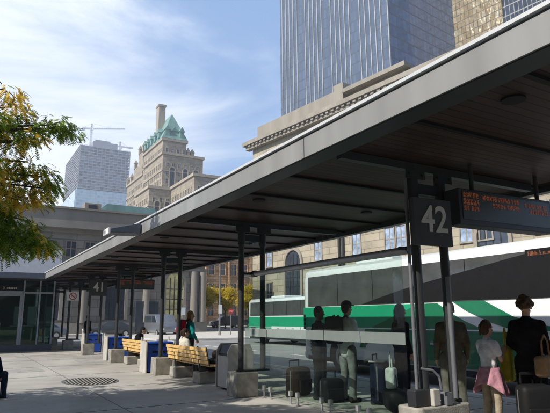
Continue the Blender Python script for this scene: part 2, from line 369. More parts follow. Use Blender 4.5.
# manhole grate
g = thing('drain_grate', 'oval iron drain grate with slanting bars set in the sunny paving', 'drain grate', (2.98, 14.2, 0.0))
def ellring(rx, ry, n=40):
    return [(rx * math.cos(2 * PI * i / n), ry * math.sin(2 * PI * i / n)) for i in range(n)]
r1, r2 = ellring(.66, .92), ellring(.60, .85); rg = MB(); n = 40
rg.add([(x, y, .008) for x, y in r1] + [(x, y, .008) for x, y in r2], [(i, (i + 1) % n, n + (i + 1) % n, n + i) for i in range(n)])
rg.build('rim', M['conduit'], g)
MB().prism(r2, 'Z', .0052, .0062).build('pit', M['black'], g)
sb = MB()
for k in range(-8, 9):      # slanting bars clipped to the ellipse
    x0_ = k * .105; dx_, dy_ = .42, .9075
    A_ = dx_ * dx_ / .36 + dy_ * dy_ / .7225; B_ = 2 * x0_ * dx_ / .36; C_ = x0_ * x0_ / .36 - 1; D_ = B_ * B_ - 4 * A_ * C_
    if D_ <= 0: continue
    t0, t1 = (-B_ - math.sqrt(D_)) / (2 * A_), (-B_ + math.sqrt(D_)) / (2 * A_)
    w = .024
    sb.add([(x0_ + dx_ * t0 - w, dy_ * t0, .012), (x0_ + dx_ * t0 + w, dy_ * t0, .012), (x0_ + dx_ * t1 + w, dy_ * t1, .012), (x0_ + dx_ * t1 - w, dy_ * t1, .012)], [(0, 1, 2, 3)])
sb.build('bars', M['base'], g)

# ================================================================== CANOPY
SP = 4.93
FX, BX = 3.38, 7.8            # front (fascia) and back edges
FB, FT = 3.36, 3.66           # fascia bottom/top
SOF = 3.47
CY0, CY1 = -9.0, 27.4
cano = thing('platform_canopy', 'long flat bus platform canopy with pale metal fascia and dark slatted soffit', 'canopy', (0, 0, 0))
fb = MB(); y = CY0
joints = [CY0, -2.4, 5.1, 12.6, 20.1, 27.4]
for a, b in zip(joints[:-1], joints[1:]): fb.box(FX, a + .006, FB + .0, FX + .05, b - .006, FT - .055)
fb.build('fascia', M['fascia'], cano)
B(FX + .012, CY0, FT - .056, FX + .05, CY1, FT - .030).build('drip_joint', M['blue_dark'], cano)
B(FX - .03, CY0, FT - .030, FX + .30, CY1, FT + .004).build('flashing', M['fasciatop'], cano)
B(FX + .02, CY0, FB - .012, FX + .22, CY1, FB - .001).build('fascia_return', M['steel'], cano)
B(FX + .30, CY0, SOF + .012, BX - .02, CY1 + 12, FT - .06).build('roof_deck', M['dark'], cano)
B(FX + .051, CY0, FB, FX + .30, CY1, FT - .07).build('edge_beam', M['steel'], cano)
B(FX + .301, CY0, SOF, BX - .15, CY1 + 12, SOF + .011).build('soffit', M['soffit'], cano)
B(BX - .15, CY0, SOF - .10, BX, CY1 + 12, FT - .02).build('back_beam', M['steel'], cano)
proto = B(FX + .30, -.03, SOF - .035, BX - .15, .03, SOF - .001)
ribm = None; k = 0; yy = CY0 + .4
while yy < CY1 + 12:
    if ribm is None: ribm = proto.build('rib', M['black'], cano, loc=(0, yy, 0)); 
    else:
        c = ribm.copy(); C.objects.link(c); c.parent = cano; c.location = (0, yy, 0)
    yy += SP / 4
dl = MB().tube((0, 0, SOF - .02), (0, 0, SOF - .001), .11, n=20); d0 = None
for i in range(-1, 8):
    for x in (4.25, 6.6):
        loc = (x, SP * i + 2.9, 0)
        if d0 is None: d0 = dl.build('downlight', M['black'], cano, loc=loc)
        else:
            c = d0.copy(); C.objects.link(c); c.parent = cano; c.location = loc

# lamp box projecting from the fascia
lb = thing('floodlight_box', 'slate blue wedge shaped light box sticking out from the canopy fascia', 'floodlight', (FX - .03, 11.7, 3.36))
MB().prism([(0, 0), (-.66, -.02), (-.66, .07), (0, .24)], 'Y', 0, .5).build('housing', M['blue_dark'], lb, bevel=.012)
B(-.70, .02, -.04, -.662, .48, .09).build('end_plate', M['white'], lb)

# ------------------------------------------------------------------ supports
def make_support(label, wide=False, loc=(0, 0, 0)):
    t = thing('canopy_support', label, 'canopy support', loc, 0, 'twin column canopy supports in a row')
    if wide: bm_ = MB().prism([(-.32, -.16), (-.27, -.20), (.50, -.20), (.55, -.16), (.55, .16), (.50, .20), (-.27, .20), (-.32, .16)], 'Z', 0, .47)
    else: bm_ = MB().prism([(-.24, -.24), (.24, -.24), (.22, .24), (-.22, .24)], 'Z', 0, .46)
    bm_.build('base', M['base'], t, bevel=.018)
    for i, x in enumerate((-.03, .47)):
        c = MB().tube((x, 0, .46), (x, 0, 3.42), .058, n=16); c.tube((x, 0, 2.98), (x, 0, 3.34), .075, n=16)
        c.tube((x, 0, .465), (x, 0, .50), .09, n=16); c.build('column', M['steel'], t, smooth=True)
    if not wide:
        B(-.10, -.09, .44, .58, .09, .475).build('foot_plate', M['steel'], t, loc=(0, 0, .02), bevel=.006)
    tb = MB().box(.03, -.03, 3.06, .41, .03, 3.2); tb.build('cross_tie', M['steel'], t)
    hb = MB().box(-1.2, -.05, 3.36, 2.4, .05, 3.46); hb.build('head_beam', M['steel'], t)
    for x in (-.03, .47):
        br = MB().box(x - .16, -.075, 3.24, x + .16, -.055, 3.36)
        br.tube((x - .11, -.08, 3.30), (x - .11, -.1, 3.30), .022, n=8); br.tube((x + .11, -.08, 3.30), (x + .11, -.1, 3.30), .022, n=8)
        br.build('bracket', M['conduit'] if False else M['steel'], t)
    return t
sup_labels = {-1: 'canopy support behind the camera end of the platform, nearest the open end',
              0: 'canopy support just behind the viewer, before the column pair carrying the 42 sign',
              1: 'twin dark columns on a wide concrete base carrying the 42 sign',
              2: 'twin dark columns at the far end of the glass screen beside the litter bin',
              3: 'twin dark columns on a square concrete block between the two wooden benches',
              4: 'twin dark columns behind the far end of the second wooden bench',
              5: 'twin dark columns carrying the 41 sign near the blue recycling bins',
              6: 'twin dark columns carrying the no smoking sign near the glass entrance',
              7: 'twin dark columns furthest down the platform past the glass entrance'}
s42 = make_support(sup_labels[1], True, (4.97, SP, 0))
s_std = make_support(sup_labels[2], False, (4.97, SP * 2, 0))
for i in range(3, 8): copy_thing(s_std, (4.97, SP * i, 0), label=sup_labels[i])
# conduits and boxes on the 42 support
MB().tube((-.17, -.02, .62), (-.17, -.02, 3.3), .022, n=10).build('conduit', M['conduit'], s42, smooth=True)
MB().tube((.40, -.09, .52), (.40, -.09, 2.0), .03, n=10).build('downpipe', M['conduit'], s42, smooth=True)
B(-.30, -.12, .472, -.02, .02, .66).build('junction_box', M['dark'], s42, bevel=.01)
B(.12, -.20, .472, .22, -.10, .62).build('junction_box', M['conduit'], s42, bevel=.01)
hp = MB(); pts = [(-.17, -.1, .9), (-.05, -.17, .88), (.02, -.2, .8), (.04, -.2, .66)]
for a, b in zip(pts[:-1], pts[1:]): hp.tube(a, b, .014, n=8)
hp.build('flexible_conduit', M['conduit'], s42, smooth=True)
B(-.06, -.17, .472, .05, -.08, .66).build('socket_box', M['bingrey'], s42, bevel=.01)

# ------------------------------------------------------------------ platform number signs
def number_sign(txt, loc, rz, w, h, label):
    t = thing('platform_number_sign', label, 'sign', loc, rz)
    B(-w / 2, -.03, -h / 2, w / 2, .03, h / 2).build('panel', M['signgrey'], t, bevel=.004)
    text_mesh(txt, h * .80, 'number', M['signtext'], t, (0.02, -.034, 0.02), (PI / 2, 0, 0), bold=.006, sx=.92)
    for x in (-w * .3, w * .3): B(x - .02, .031, -h * .3, x + .02, .10, h * .3).build('clamp', M['steel'], t)
    return t
number_sign('42', (4.93, SP - .30, 2.635), -.06, .60, .58, 'square charcoal platform sign reading 42 on the near twin columns')
number_sign('41', (5.22, SP * 5 - .3, 2.83), -.04, .74, .68, 'charcoal platform sign reading 41 far down the platform')

def led_display(loc, rz, w, h, label, rows):
    t = thing('departure_display', label, 'display', loc, rz)
    B(-w / 2, -.10, -h / 2, w / 2, .14, h / 2).build('housing', M['dark'], t, bevel=.012)
    B(-w / 2 + .06, -.108, -h / 2 + .07, w / 2 - .05, -.101, h / 2 - .04).build('screen', M['ledpanel'], t)
    rnd = random.Random(3)
    for (x0, x1, z, hh) in rows:
        px = MB()
        x = -w / 2 + .08 + x0 * (w - .16)
        xe = -w / 2 + .08 + x1 * (w - .16)
        while x < xe:
            cw = hh * .62; zc = (z - .5) * h
            # little 5 by 7 dot cells with irregular lit dots, unreadable as in the photo
            for a in range(4):
                for b_ in range(5):
                    if rnd.random() < .62:
                        px.box(x + a * cw / 4, -.1125, zc + b_ * hh / 5, x + (a + .8) * cw / 4, -.1090, zc + (b_ + .8) * hh / 5)
            x += cw * 1.3
            if rnd.random() < .16 and x + cw * 3 < xe: x += cw * .7
        px.build('lit_text', M['led'], t)
    for x in (-w * .3, w * .42):
        MB().tube((x, 0, h / 2 - .01), (x, 0, SOF - loc[2]), .03, n=10).build('hanger', M['steel'], t)
    return t
rows42 = [(0.0, .15, .76, .07), (.0, .15, .56, .075), (.0, .04, .40, .06), (.08, .15, .40, .06),
          (.2, .62, .74, .062), (.32, .62, .55, .062), (.70, .98, .68, .062), (.76, .98, .52, .062)]
led_display((6.26, SP - .32, 2.87), -.03, 1.84, .47, 'wide dark departure display with amber text hanging beside the 42 sign', rows42)
led_display((6.85, SP * 5 - .3, 3.03), -.03, 1.7, .46, 'dark departure display hanging beside the far 41 sign', rows42)

# no smoking sign
ns = thing('no_smoking_sign', 'white square no smoking sign with a red ring on a far column', 'sign', (5.06, SP * 6 - .12, 2.66))
B(-.30, -.01, -.22, .30, .01, .22).build('plate', M['white'], ns)
rr = MB(); n = 32
ring = lambda r: [(r * math.cos(2 * PI * i / n), -.014, r * math.sin(2 * PI * i / n)) for i in range(n)]
rr.add(ring(.185) + ring(.145), [(i, (i + 1) % n, n + (i + 1) % n, n + i) for i in range(n)])
rr.add([(-.115, -.0155, .085), (-.085, -.0155, .115), (.115, -.0155, -.085), (.085, -.0155, -.115)], [(0, 1, 2, 3)])
rr.build('red_ring', M['red'], ns)
B(-.10, -.0125, -.018, .08, -.0115, .018).build('cigarette', M['black'], ns)
B(.0, .011, -.05, .06, .12, .05).build('clamp', M['steel'], ns)

# ------------------------------------------------------------------ glass windscreen
gs = thing('glass_windscreen', 'clear glass windscreen with a frosted band and round steel rail beside the 42 columns', 'glass screen', (5.25, 0, 0))
gy = [5.52, 6.48, 7.42, 8.38, 9.34, 10.28]
for a, b in zip(gy[:-1], gy[1:]):
    B(-.006, a + .008, .13, .006, b - .008, 2.34).build('pane', M['glass'], gs)
    B(-.0115, a + .008, 1.13, -.0075, b - .008, 1.29).build('frosted_band', M['frost'], gs)
for a in gy:
    for dy in (.12, -.12):
        yy = min(max(a + dy, 5.56), 10.24)
        if abs(yy - (a + dy)) > .03: continue
        cl = MB().tube((0, 0, 0), (0, 0, .20), .016, n=10); cl.box(-.03, -.03, .14, .03, .03, .22); cl.tube((0, 0, 0), (0, 0, .012), .04, n=12)
        cl.build('clamp', M['chrome'], gs, loc=(0, yy, 0))
MB().tube((0, 5.25, 2.395), (0, 10.45, 2.395), .055, n=20).build('top_rail', M['chrome'], gs, smooth=True)
for yy in (5.3, 9.86):
    rbk = MB().tube((0, yy, 2.395), (-.25, yy - .0, 2.395), .025, n=10); rbk.tube((0, yy - .06, 2.395), (0, yy + .06, 2.395), .068, n=18)
    rbk.build('rail_bracket', M['dark'], gs, smooth=True)

# ================================================================== BENCHES AND BINS
def make_bench(loc, label):
    t = thing('park_bench', label, 'bench', loc, 0, 'wooden benches along the platform')
    L = 2.75
    for i in range(4):
        z = .46 + i * .095; x = .10 - i * .022
        for k in range(4):   # boards in four bays
            pass
        B(x - .014, .02, z, x + .014, L, z + .078).build('back_slat', M['wood'], t, bevel=.006)
    for i in range(4):
        B(.15 + i * .105, .02, .40, .245 + i * .105, L, .435).build('seat_slat', M['wood'], t, bevel=.006)
    for yb in (.55, 2.2):
        B(.02, yb - .22, 0, .52, yb + .22, .26).build('concrete_foot', M['base'], t, bevel=.025)
        st = MB().box(.12, yb - .03, .26, .5, yb + .03, .399); st.prism([(.10, .26), (.145, .26), (.055, .85), (.03, .85)], 'Y', yb - .02, yb + .02)
        st.build('bracket', M['steel'], t)
    for yb in (.02, .93, 1.84, 2.72):
        MB().prism([(.125, .42), (.145, .42), (.055, .84), (.04, .84)], 'Y', yb, yb + .035).build('back_strap', M['steel'], t)
    return t
bench = make_bench((4.97, 11.75, 0), 'near wooden bench seen from behind, beside the litter bin and glass screen')
copy_thing(bench, (5.02, 16.55, 0), label='second wooden bench, between the concrete block and the further blue bin')

lit = thing('litter_bin', 'dark grey litter bin with pale side panels behind the end of the near bench', 'litter bin', (5.33, 10.95, 0), -.05)
B(-.24, -.30, .04, .28, .30, .74).build('body', M['dark'], lit, bevel=.02)
for s in (-1, 1): MB().prism([(-.30, .02), (.30, .02), (.30, .78), (.22, .95), (-.20, .95), (-.30, .80)], 'Y', s * .301, s * .345).build('side_panel', M['bingrey'], lit, bevel=.008)
MB().prism([(-.26, .742), (.28, .742), (.20, .93), (-.18, .93)], 'Y', -.298, .298).build('hood', M['dark'], lit, bevel=.01)
B(-.285, -.27, .05, -.243, .27, .70).build('front_panel', M['bingrey'], lit, bevel=.006)

def make_bluebin(loc, label):
    t = thing('recycling_bin', label, 'recycling bin', loc, 0, 'blue recycling bins along the platform')
    B(-.25, -.36, .03, .25, .36, .78).build('body', M['bluebin'], t, bevel=.03)
    B(-.27, -.38, .781, .27, .38, .84).build('lid', M['bluebin'], t, bevel=.02)
    for s in (-1, 1): MB().prism([(-.29, .0), (.29, .0), (.29, .86), (.24, .98), (.19, .86), (-.29, .86)], 'Y', s * .385, s * .43).build('side_panel', M['bingrey'], t, bevel=.008)
    for yy in (-.15, .15): B(-.258, yy - .08, .55, -.251, yy + .08, .60).build('slot', M['black'], t)
    return t
bb = make_bluebin((5.12, 15.6, 0), 'blue recycling bin behind the square concrete block between the benches')
bb.rotation_euler = (0, 0, PI / 2)
copy_thing(bb, (5.30, 21.0, 0), label='blue recycling bin past the far end of the second bench')
copy_thing(bb, (5.50, 26.3, 0), label='furthest blue recycling bin, with pale side panels, under the 41 sign')

# ================================================================== LEFT GLASS BUILDING
gb = thing('glass_terminal_building', 'low glass fronted terminal entrance with blue grey eaves and white upper wall', 'building', (0, 0, 0))
YF = 29.2
B(-14, 27.15, 3.36, FX - .002, 27.45, 3.62).build('eaves_fascia', M['blue_dark'], gb)
B(-14, 27.46, 3.50, FX + .28, 40, 3.64).build('roof', M['dark'], gb)
B(-14, 27.46, 3.38, FX + .2, YF + .3, 3.40).build('eaves_soffit', M['dark'], gb)
B(-14, 30.8, 3.642, 4.6, 38, 5.15).build('upper_wall', mat('upper_wall_white', (0.62, 0.63, 0.66), rough=.7, var=.05), gb)
B(-14, YF - .06, 0, 4.15, YF + .12, .30).build('plinth', M['blue_dark'], gb)
B(-14, YF + 7, .0, 4.0, YF + 7.2, 3.49).build('back_wall', mat('interior_wall', (0.12, 0.16, 0.15), rough=.8, var=.3, scale=.6), gb)
B(-14, YF + .13, .0, 4.0, YF + 6.9, .02).build('floor_slab', M['dark'], gb)
xs = [-4.2, -2.7, -1.2, .3, 1.5, 2.72, 3.45, 4.1]
for a, b in zip(xs[:-1], xs[1:]):
    if a == 1.5: continue
    B(a + .035, YF, .30, b - .035, YF + .012, 2.75).build('window_pane', M['shopglass'], gb)
    B(a + .035, YF, 2.83, b - .035, YF + .012, 3.36).build('window_pane', M['shopglass'], gb)
B(1.55, YF, 3.12, 2.67, YF + .012, 3.36).build('window_pane', M['shopglass'], gb)
for x in xs: B(x - .035, YF - .05, .30, x + .035, YF + .06, 3.379).build('mullion', M['bluegrey_door'], gb)
B(2.76, YF - .045, 2.75, 4.06, YF + .05, 2.83).build('transom', M['bluegrey_door'], gb)
B(-4.2, YF - .045, 2.75, 1.46, YF + .05, 2.83).build('transom', M['bluegrey_door'], gb)
for i in range(3):
    y0 = YF + .1 + i * 2.6
    B(4.10, y0 + .04, .30, 4.112, y0 + 2.52, 3.36).build('window_pane', M['shopglass'], gb)
    B(4.06, y0 + 2.53, .0, 4.15, y0 + 2.6, 3.379).build('mullion', M['bluegrey_door'], gb)
B(4.05, YF + .13, 0, 4.16, YF + 7, .28).build('plinth', M['blue_dark'], gb)
# entrance door
dr = B(1.54, YF - .03, .01, 2.68, YF + .03, .12).build('door', M['bluegrey_door'], gb)
fr = MB().box(1.54, YF - .03, .12, 1.66, YF + .03, 2.62); fr.box(2.56, YF - .03, .12, 2.68, YF + .03, 2.62); fr.box(1.54, YF - .03, 2.62, 2.68, YF + .03, 2.86)
fr.build('door_frame', M['bluegrey_door'], dr)
B(1.665, YF - .006, .125, 2.555, YF + .006, 2.615).build('door_glass', M['shopglass'], dr)
MB().tube((1.78, YF - .08, .95), (1.78, YF - .08, 1.35), .015).build('handle', M['chrome'], dr)
es = thing('entrance_sign', 'dark sign with small white symbols and lettering above the glass entrance door', 'sign', (1.92, YF - .10, 2.99))
B(-1.0, -.03, -.12, .56, .03, .12).build('panel', M['black'], es)
B(-.42, -.036, -.07, -.30, -.031, .07).build('symbol', M['signtext'], es)
text_mesh('3', .19, 'number', M['signtext'], es, (-.12, -.034, 0), (PI / 2, 0, 0))
lt = MB(); x = .02
for k in range(6): lt.box(x, -.035, -.035, x + .055, -.031, .04); x += .075
lt.build('lettering', M['signtext'], es)
# things inside the terminal seen through the glass
iw = thing('ticket_counter', 'green and white ticket counter inside the glass terminal', 'counter', (2.9, YF + 4.2, .02))
B(-1.2, -.4, 0, 1.0, .4, 1.1).build('counter_front', M['busgreen'], iw, bevel=.02)
B(-.4, -.35, 1.101, 1.0, .35, 1.16).build('counter_top', M['white'], iw)
for x in (-.2, .5): B(x, .1, 1.17, x + .45, .25, 2.2).build('notice_panel', M['white'], iw, bevel=.01)

# ================================================================== BUSES
def make_bus(loc, rz, label, L=12.4, H=3.17, style=1):
    """side facing local -X, front toward local -Y; origin at ground under the rear corner on that side"""
    t = thing('coach_bus', label, 'bus', loc, rz, 'green and white commuter coaches')
    Wd = 2.55
    prof = [(0, .32), (0, 2.95 if style == 1 else 2.72), (.05, H - .12), (.20, H - .03), (.5, H), (Wd - .5, H), (Wd - .2, H - .03), (Wd - .05, H - .12), (Wd, 2.95 if style == 1 else 2.72), (Wd, .32)]
    # body as a lofted profile with rounded front/rear
    secs = []
    for yv, sc in ((0, .90), (-.06, .965), (-.18, 1.0), (-L + .35, 1.0), (-L + .12, .97), (-L, .90)):
        secs.append([( Wd / 2 + (x - Wd / 2) * sc, yv, 1.6 + (z - 1.6) * (1 - (1 - sc) * .8)) for x, z in prof])
    b = MB(); n = len(prof); vs = [v for s_ in secs for v in s_]; fs = []
    for j in range(len(secs) - 1):
        for i in range(n): fs.append((j * n + i, j * n + (i + 1) % n, (j + 1) * n + (i + 1) % n, (j + 1) * n + i))
    fs += [tuple(range(n)), tuple(range(len(vs) - 1, len(vs) - n - 1, -1))]
    b.add(vs, fs); b.build('body', M['buswhite'], t, smooth=True)
    e = -.004
    for (sx, f) in ((e, -1), (Wd - e, 1)):
        o_ = lambda d: sx + f * d
        # window band
        wy0, wy1 = (-.35, -L + .35) if f == -1 else (-.35, -L + .35)
        wl, wh = (2.02, 3.0) if style == 1 else (1.80, 2.70)
        wb = MB().prism([(wy0, wl), (wy0 - .02, wh), (wy1, wh), (wy1 + .1, wl)], 'X', o_(.0), o_(.012))
        band = wb.build('window_band', M['busglass'], t)
        nb = 7
        for k in range(1, nb): 
            yv = wy0 + (wy1 - wy0) * k / nb; B(o_(.0125), yv - .012, wl + .01, o_(.0155), yv + .012, wh - .01).build('window_divider', M['black'], band)
        # green band and stripes; shade past the diagonal is painted in
        if style == 1:
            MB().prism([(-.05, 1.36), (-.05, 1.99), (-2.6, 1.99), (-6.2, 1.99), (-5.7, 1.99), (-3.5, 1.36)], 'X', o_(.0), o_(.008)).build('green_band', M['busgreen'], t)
            MB().prism([(-3.56, 1.36), (-5.2, 1.90), (-5.75, 1.99), (-6.1, 1.99), (-6.45, 1.78), (-6.9, 1.56), (-7.45, 1.36)], 'X', o_(.0), o_(.0082)).build('shaded_green_band', M['busgreen_shaded'], t)  # same green band, darkened where the shadow crosses it
            MB().prism([(-6.5, 2.03), (-7.3, 2.03), (-8.25, 1.36), (-7.42, 1.36)], 'X', o_(.0), o_(.0084)).build('green_stripe', M['busgreen_shaded'], t) if False else None
            MB().prism([(-6.45, 2.03), (-7.34, 2.03), (-8.08, 1.36), (-7.43, 1.36)][0:0] or [(-6.6, 2.01), (-7.5, 2.01), (-7.8, 1.86), (-8.2, 1.66), (-8.8, 1.49), (-9.7, 1.36), (-8.2, 1.36), (-7.6, 1.54), (-7.0, 1.78)], 'X', o_(.0), o_(.0086)).build('green_stripe', M['busgreen_shaded'], t)
            MB().prism([(-3.3, 1.325), (-3.0, .80), (-9.4, .80), (-9.0, 1.02), (-8.1, 1.325)], 'X', o_(.0), o_(.009)).build('lower_green_panel', M['busgreen_shaded'], t)
            B(o_(0), -.3, 1.33, o_(.012), -L + .3, 1.358).build('rub_rail', M['white'], t)
            MB().prism([(-3.2, 2.03), (-4.0, 2.20), (-4.85, 2.37), (-5.9, 2.54), (-7.1, 2.72), (-8.3, 2.90), (-9.2, 3.02), (-L + .36, 3.02), (-L + .42, 2.03)], 'X', o_(.0121), o_(.0165)).build('painted_shadow', M['black'], t)  # shadow across the windows, painted as a black polygon
        else:
            B(o_(0), -.05, 1.10, o_(.008), -L + .1, 1.72).build('green_band', M['busgreen'], t)
            B(o_(0), -.05, .98, o_(.008), -L + .1, 1.06).build('green_stripe', M['busgreen'], t)
        # luggage doors
        for k in range(3):
            y0 = -3.3 - k * 1.75
            B(o_(0), y0, .48, o_(.016), y0 - 1.68, 1.12).build('luggage_door', M['buswhite'] if not (style == 1 and k >= 1) else M['busgreen_shaded'], t, bevel=.004)
            B(o_(.017), y0 - .75, .98, o_(.03), y0 - .95, 1.03).build('door_handle', M['chrome'], t)
        B(o_(0), -.3, .30, o_(.01), -L + .3, .44).build('skirt', M['dark'], t)
        lv = MB()
        for k in range(5): lv.box(o_(.0), -.45, .58 + k * .1, o_(.014), -1.2, .64 + k * .1)
        lv.build('vent_louvre', M['dark'], t)
        tl = MB()
        for k in range(4): tl.box(o_(.0085), -.06, 1.28 + k * .13, o_(.016), -.17, 1.37 + k * .13)
        tl.build('tail_vents', M['black'], t)
        for yv in (-2.15, -L + 2.6):
            ar = MB(); ring_ = [(yv + .62 * math.cos(a_), .5 + .62 * math.sin(a_)) for a_ in [PI * i / 14 for i in range(15)]]
            ar.prism([(yv + .62, .30)] + ring_ + [(yv - .62, .30)], 'X', o_(.0), o_(.0165)); ar.build('wheel_arch', M['black'], t)
            w = MB().tube((o_(-.25), yv, .50), (o_(.02), yv, .50), .50, n=28).build('wheel', M['tyre'], t, smooth=True)
            MB().tube((o_(.021), yv, .50), (o_(.04), yv, .50), .28, n=20).build('rim', M['chrome'], w, smooth=True)
            MB().tube((o_(.041), yv, .50), (o_(.09), yv, .50), .10, n=14).build('hub', M['dark'], w, smooth=True)
    # front: windscreen, headlights, destination panel
    ws = MB().prism([(.2, 1.15), (Wd - .2, 1.15), (Wd - .22, 2.45), (.22, 2.45)], 'Y', -L - .012, -L - .002).build('windscreen', M['busglass'], t)
    B(.35, -L - .012, 2.55, Wd - .35, -L - .002, 2.85).build('destination_panel', M['black'], t)
    for x in (.28, Wd - .6): B(x, -L - .03, .6, x + .32, -L - .002, .78).build('headlight', M['chrome'], t, bevel=.01)
    B(.1, -L - .07, .32, Wd - .1, -L - .002, .52).build('bumper', M['dark'], t, bevel=.03)
    B(.25, .002, 1.9, Wd - .25, .012, 2.7).build('rear_window', M['busglass'], t)
    for x in (.15, Wd - .35): B(x, .002, .8, x + .2, .014, 1.5).build('tail_light', M['red'], t)
    B(.1, .002, .35, Wd - .1, .08, .55).build('bumper', M['dark'], t, bevel=.03)
    B(.6, -2.2, H, Wd - .6, -3.9, H + .14).build('roof_unit', M['buswhite'], t, bevel=.05)
    # side route display
    B(-.022, -8.65, 2.86, -.004, -9.4, 3.03).build('route_display', M['black'], t)
    px = MB(); rnd = random.Random(5); yy = -8.72
    px.box(-.0245, -8.70, 2.898, -.0225, -9.34, 2.903)
    while yy > -9.3:
        px.box(-.0247, yy, 2.9031, -.0225, yy - .018, 2.9031 + rnd.choice((.05, .085, .085)))
        if rnd.random() < .6: px.box(-.0249, yy - .0181, 2.93 , -.0225, yy - .036, 2.945)
        yy -= rnd.choice((.03, .03, .045, .075))
    px.build('route_text', M['led'], t)
    mr_ = MB().tube((.1, -L - .02, 2.5), (-.18, -L - .22, 2.2), .02, n=8); mr_.box(-.24, -L - .27, 1.85, -.12, -L - .17, 2.22); mr_.build('mirror', M['black'], t)
    return t
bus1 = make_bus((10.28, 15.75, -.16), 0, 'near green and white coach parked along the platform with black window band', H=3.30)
bus2 = make_bus((17.6, 34.0, -.16), 0, 'further green and white coach, seen small past the rear of the near coach', L=12.0, H=2.95, style=2)

# ================================================================== BUILDINGS helpers
def windows(root, plane, pos, w, h, m, frame_m, name='window', maxn=100, state=None, depth=.12, sill=True):
    """plane: 'Y' (faces -Y at y) or 'X' (faces -X at x). pos: list of (horizontal centre, bottom z, plane coordinate)"""
    state = state if state is not None else {'n': 0}
    fw = .08 * w + .04
    def fmb(mb_f, mb_g, c, z, p):
        def bx(mb, a0, z0, a1, z1, d0, d1):
            if plane == 'Y': mb.box(a0, p - d0, z0, a1, p - d1, z1)
            else: mb.box(p - d0, a0, z0, p - d1, a1, z1)
        bx(mb_g, c - w / 2, z, c + w / 2, z + h, .02, -.02)
        bx(mb_f, c - w / 2 - fw, z, c - w / 2, z + h, depth, -.01); bx(mb_f, c + w / 2, z, c + w / 2 + fw, z + h, depth, -.01)
        bx(mb_f, c - w / 2 - fw, z + h, c + w / 2 + fw, z + h + fw, depth, -.01)
        if sill: bx(mb_f, c - w / 2 - fw * 1.5, z - fw, c + w / 2 + fw * 1.5, z, depth * 1.4, -.01)
        bx(mb_f, c - .03 - w * .02, z, c + .03 + w * .02, z + h, .05, .021); bx(mb_f, c - w / 2, z + h * .5, c + w / 2, z + h * .5 + .05 + h * .02, .048, .021)
    # individual windows share a mesh
    f = g = None
    rest = []
    for (c, z, p) in pos:
        if state['n'] < maxn:
            if f is None:
                mf, mg = MB(), MB(); fmb(mf, mg, 0, 0, 0)
                f = mg.build(name, m, root); f2 = mf.build('frame', frame_m, f)
                o = f
            else:
                o = f.copy(); C.objects.link(o); o.parent = root
                o2 = f2.copy(); C.objects.link(o2); o2.parent = o
            o.location = (c, p, z) if plane == 'Y' else (p, c, z)
            state['n'] += 1
        else: rest.append((c, z, p))
    if rest:
        mf, mg = MB(), MB()
        for r_ in rest: fmb(mf, mg, *r_)
        o = mg.build('windows', m, root); tag(o, kind='stuff'); mf.build('frames', frame_m, o)
    return state

# ------------------------------------------------------------------ station with the cream stone facade (right, behind the buses)
th = R_(8.1)
st = thing('station_building', 'cream limestone station with heavy cornice rising behind the canopy and coaches', 'building', (35.0, 66.3, 0), th)
# local frame: facade faces local -X, runs along local -Y from the corner at the origin
SL, HC = 46.0, 26.6
B(0, -SL, -.16, 24, 0, HC).build('wall', M['stone'], st)
# rusticated pilasters / band courses
for z, dz, d in ((.0, 1.6, .35), (11.6, .7, .3), (12.6, .25, .5), (22.2, .4, .25)):
    B(-d, -SL - d, z, -.003, d, z + dz).build('band_course', M['stonep'], st)
cn = B(-1.15, -SL - 1, HC - .55, 25, 1.15, HC).build('cornice', M['stonep'], st)
dn = MB().box(-.75, -SL - .7, HC - 1.15, -.003, .75, HC - .552); yy = -.2
while yy > -45: dn.box(-1.0, yy - .45, HC - .85, -.749, yy, HC - .56); yy -= .9
dn.build('cornice_bed', M['stonep'], cn)
B(-.05, -17.6, HC + .001, 23, -1.2, HC + 2.05).build('attic', M['stonep'], st)
pr = B(-.75, -19.2, HC + .002, 3, -17.61, HC + 2.35).build('attic_pier', M['stonep'], st)
ac = B(-.1, -27.8, HC + .002, 20, -19.21, HC + .85).build('attic', M['stonep'], st)
B(-1.0, -28.4, HC + .851, 20.6, -19.22, HC + 1.35).build('attic_cornice', M['stonep'], ac)
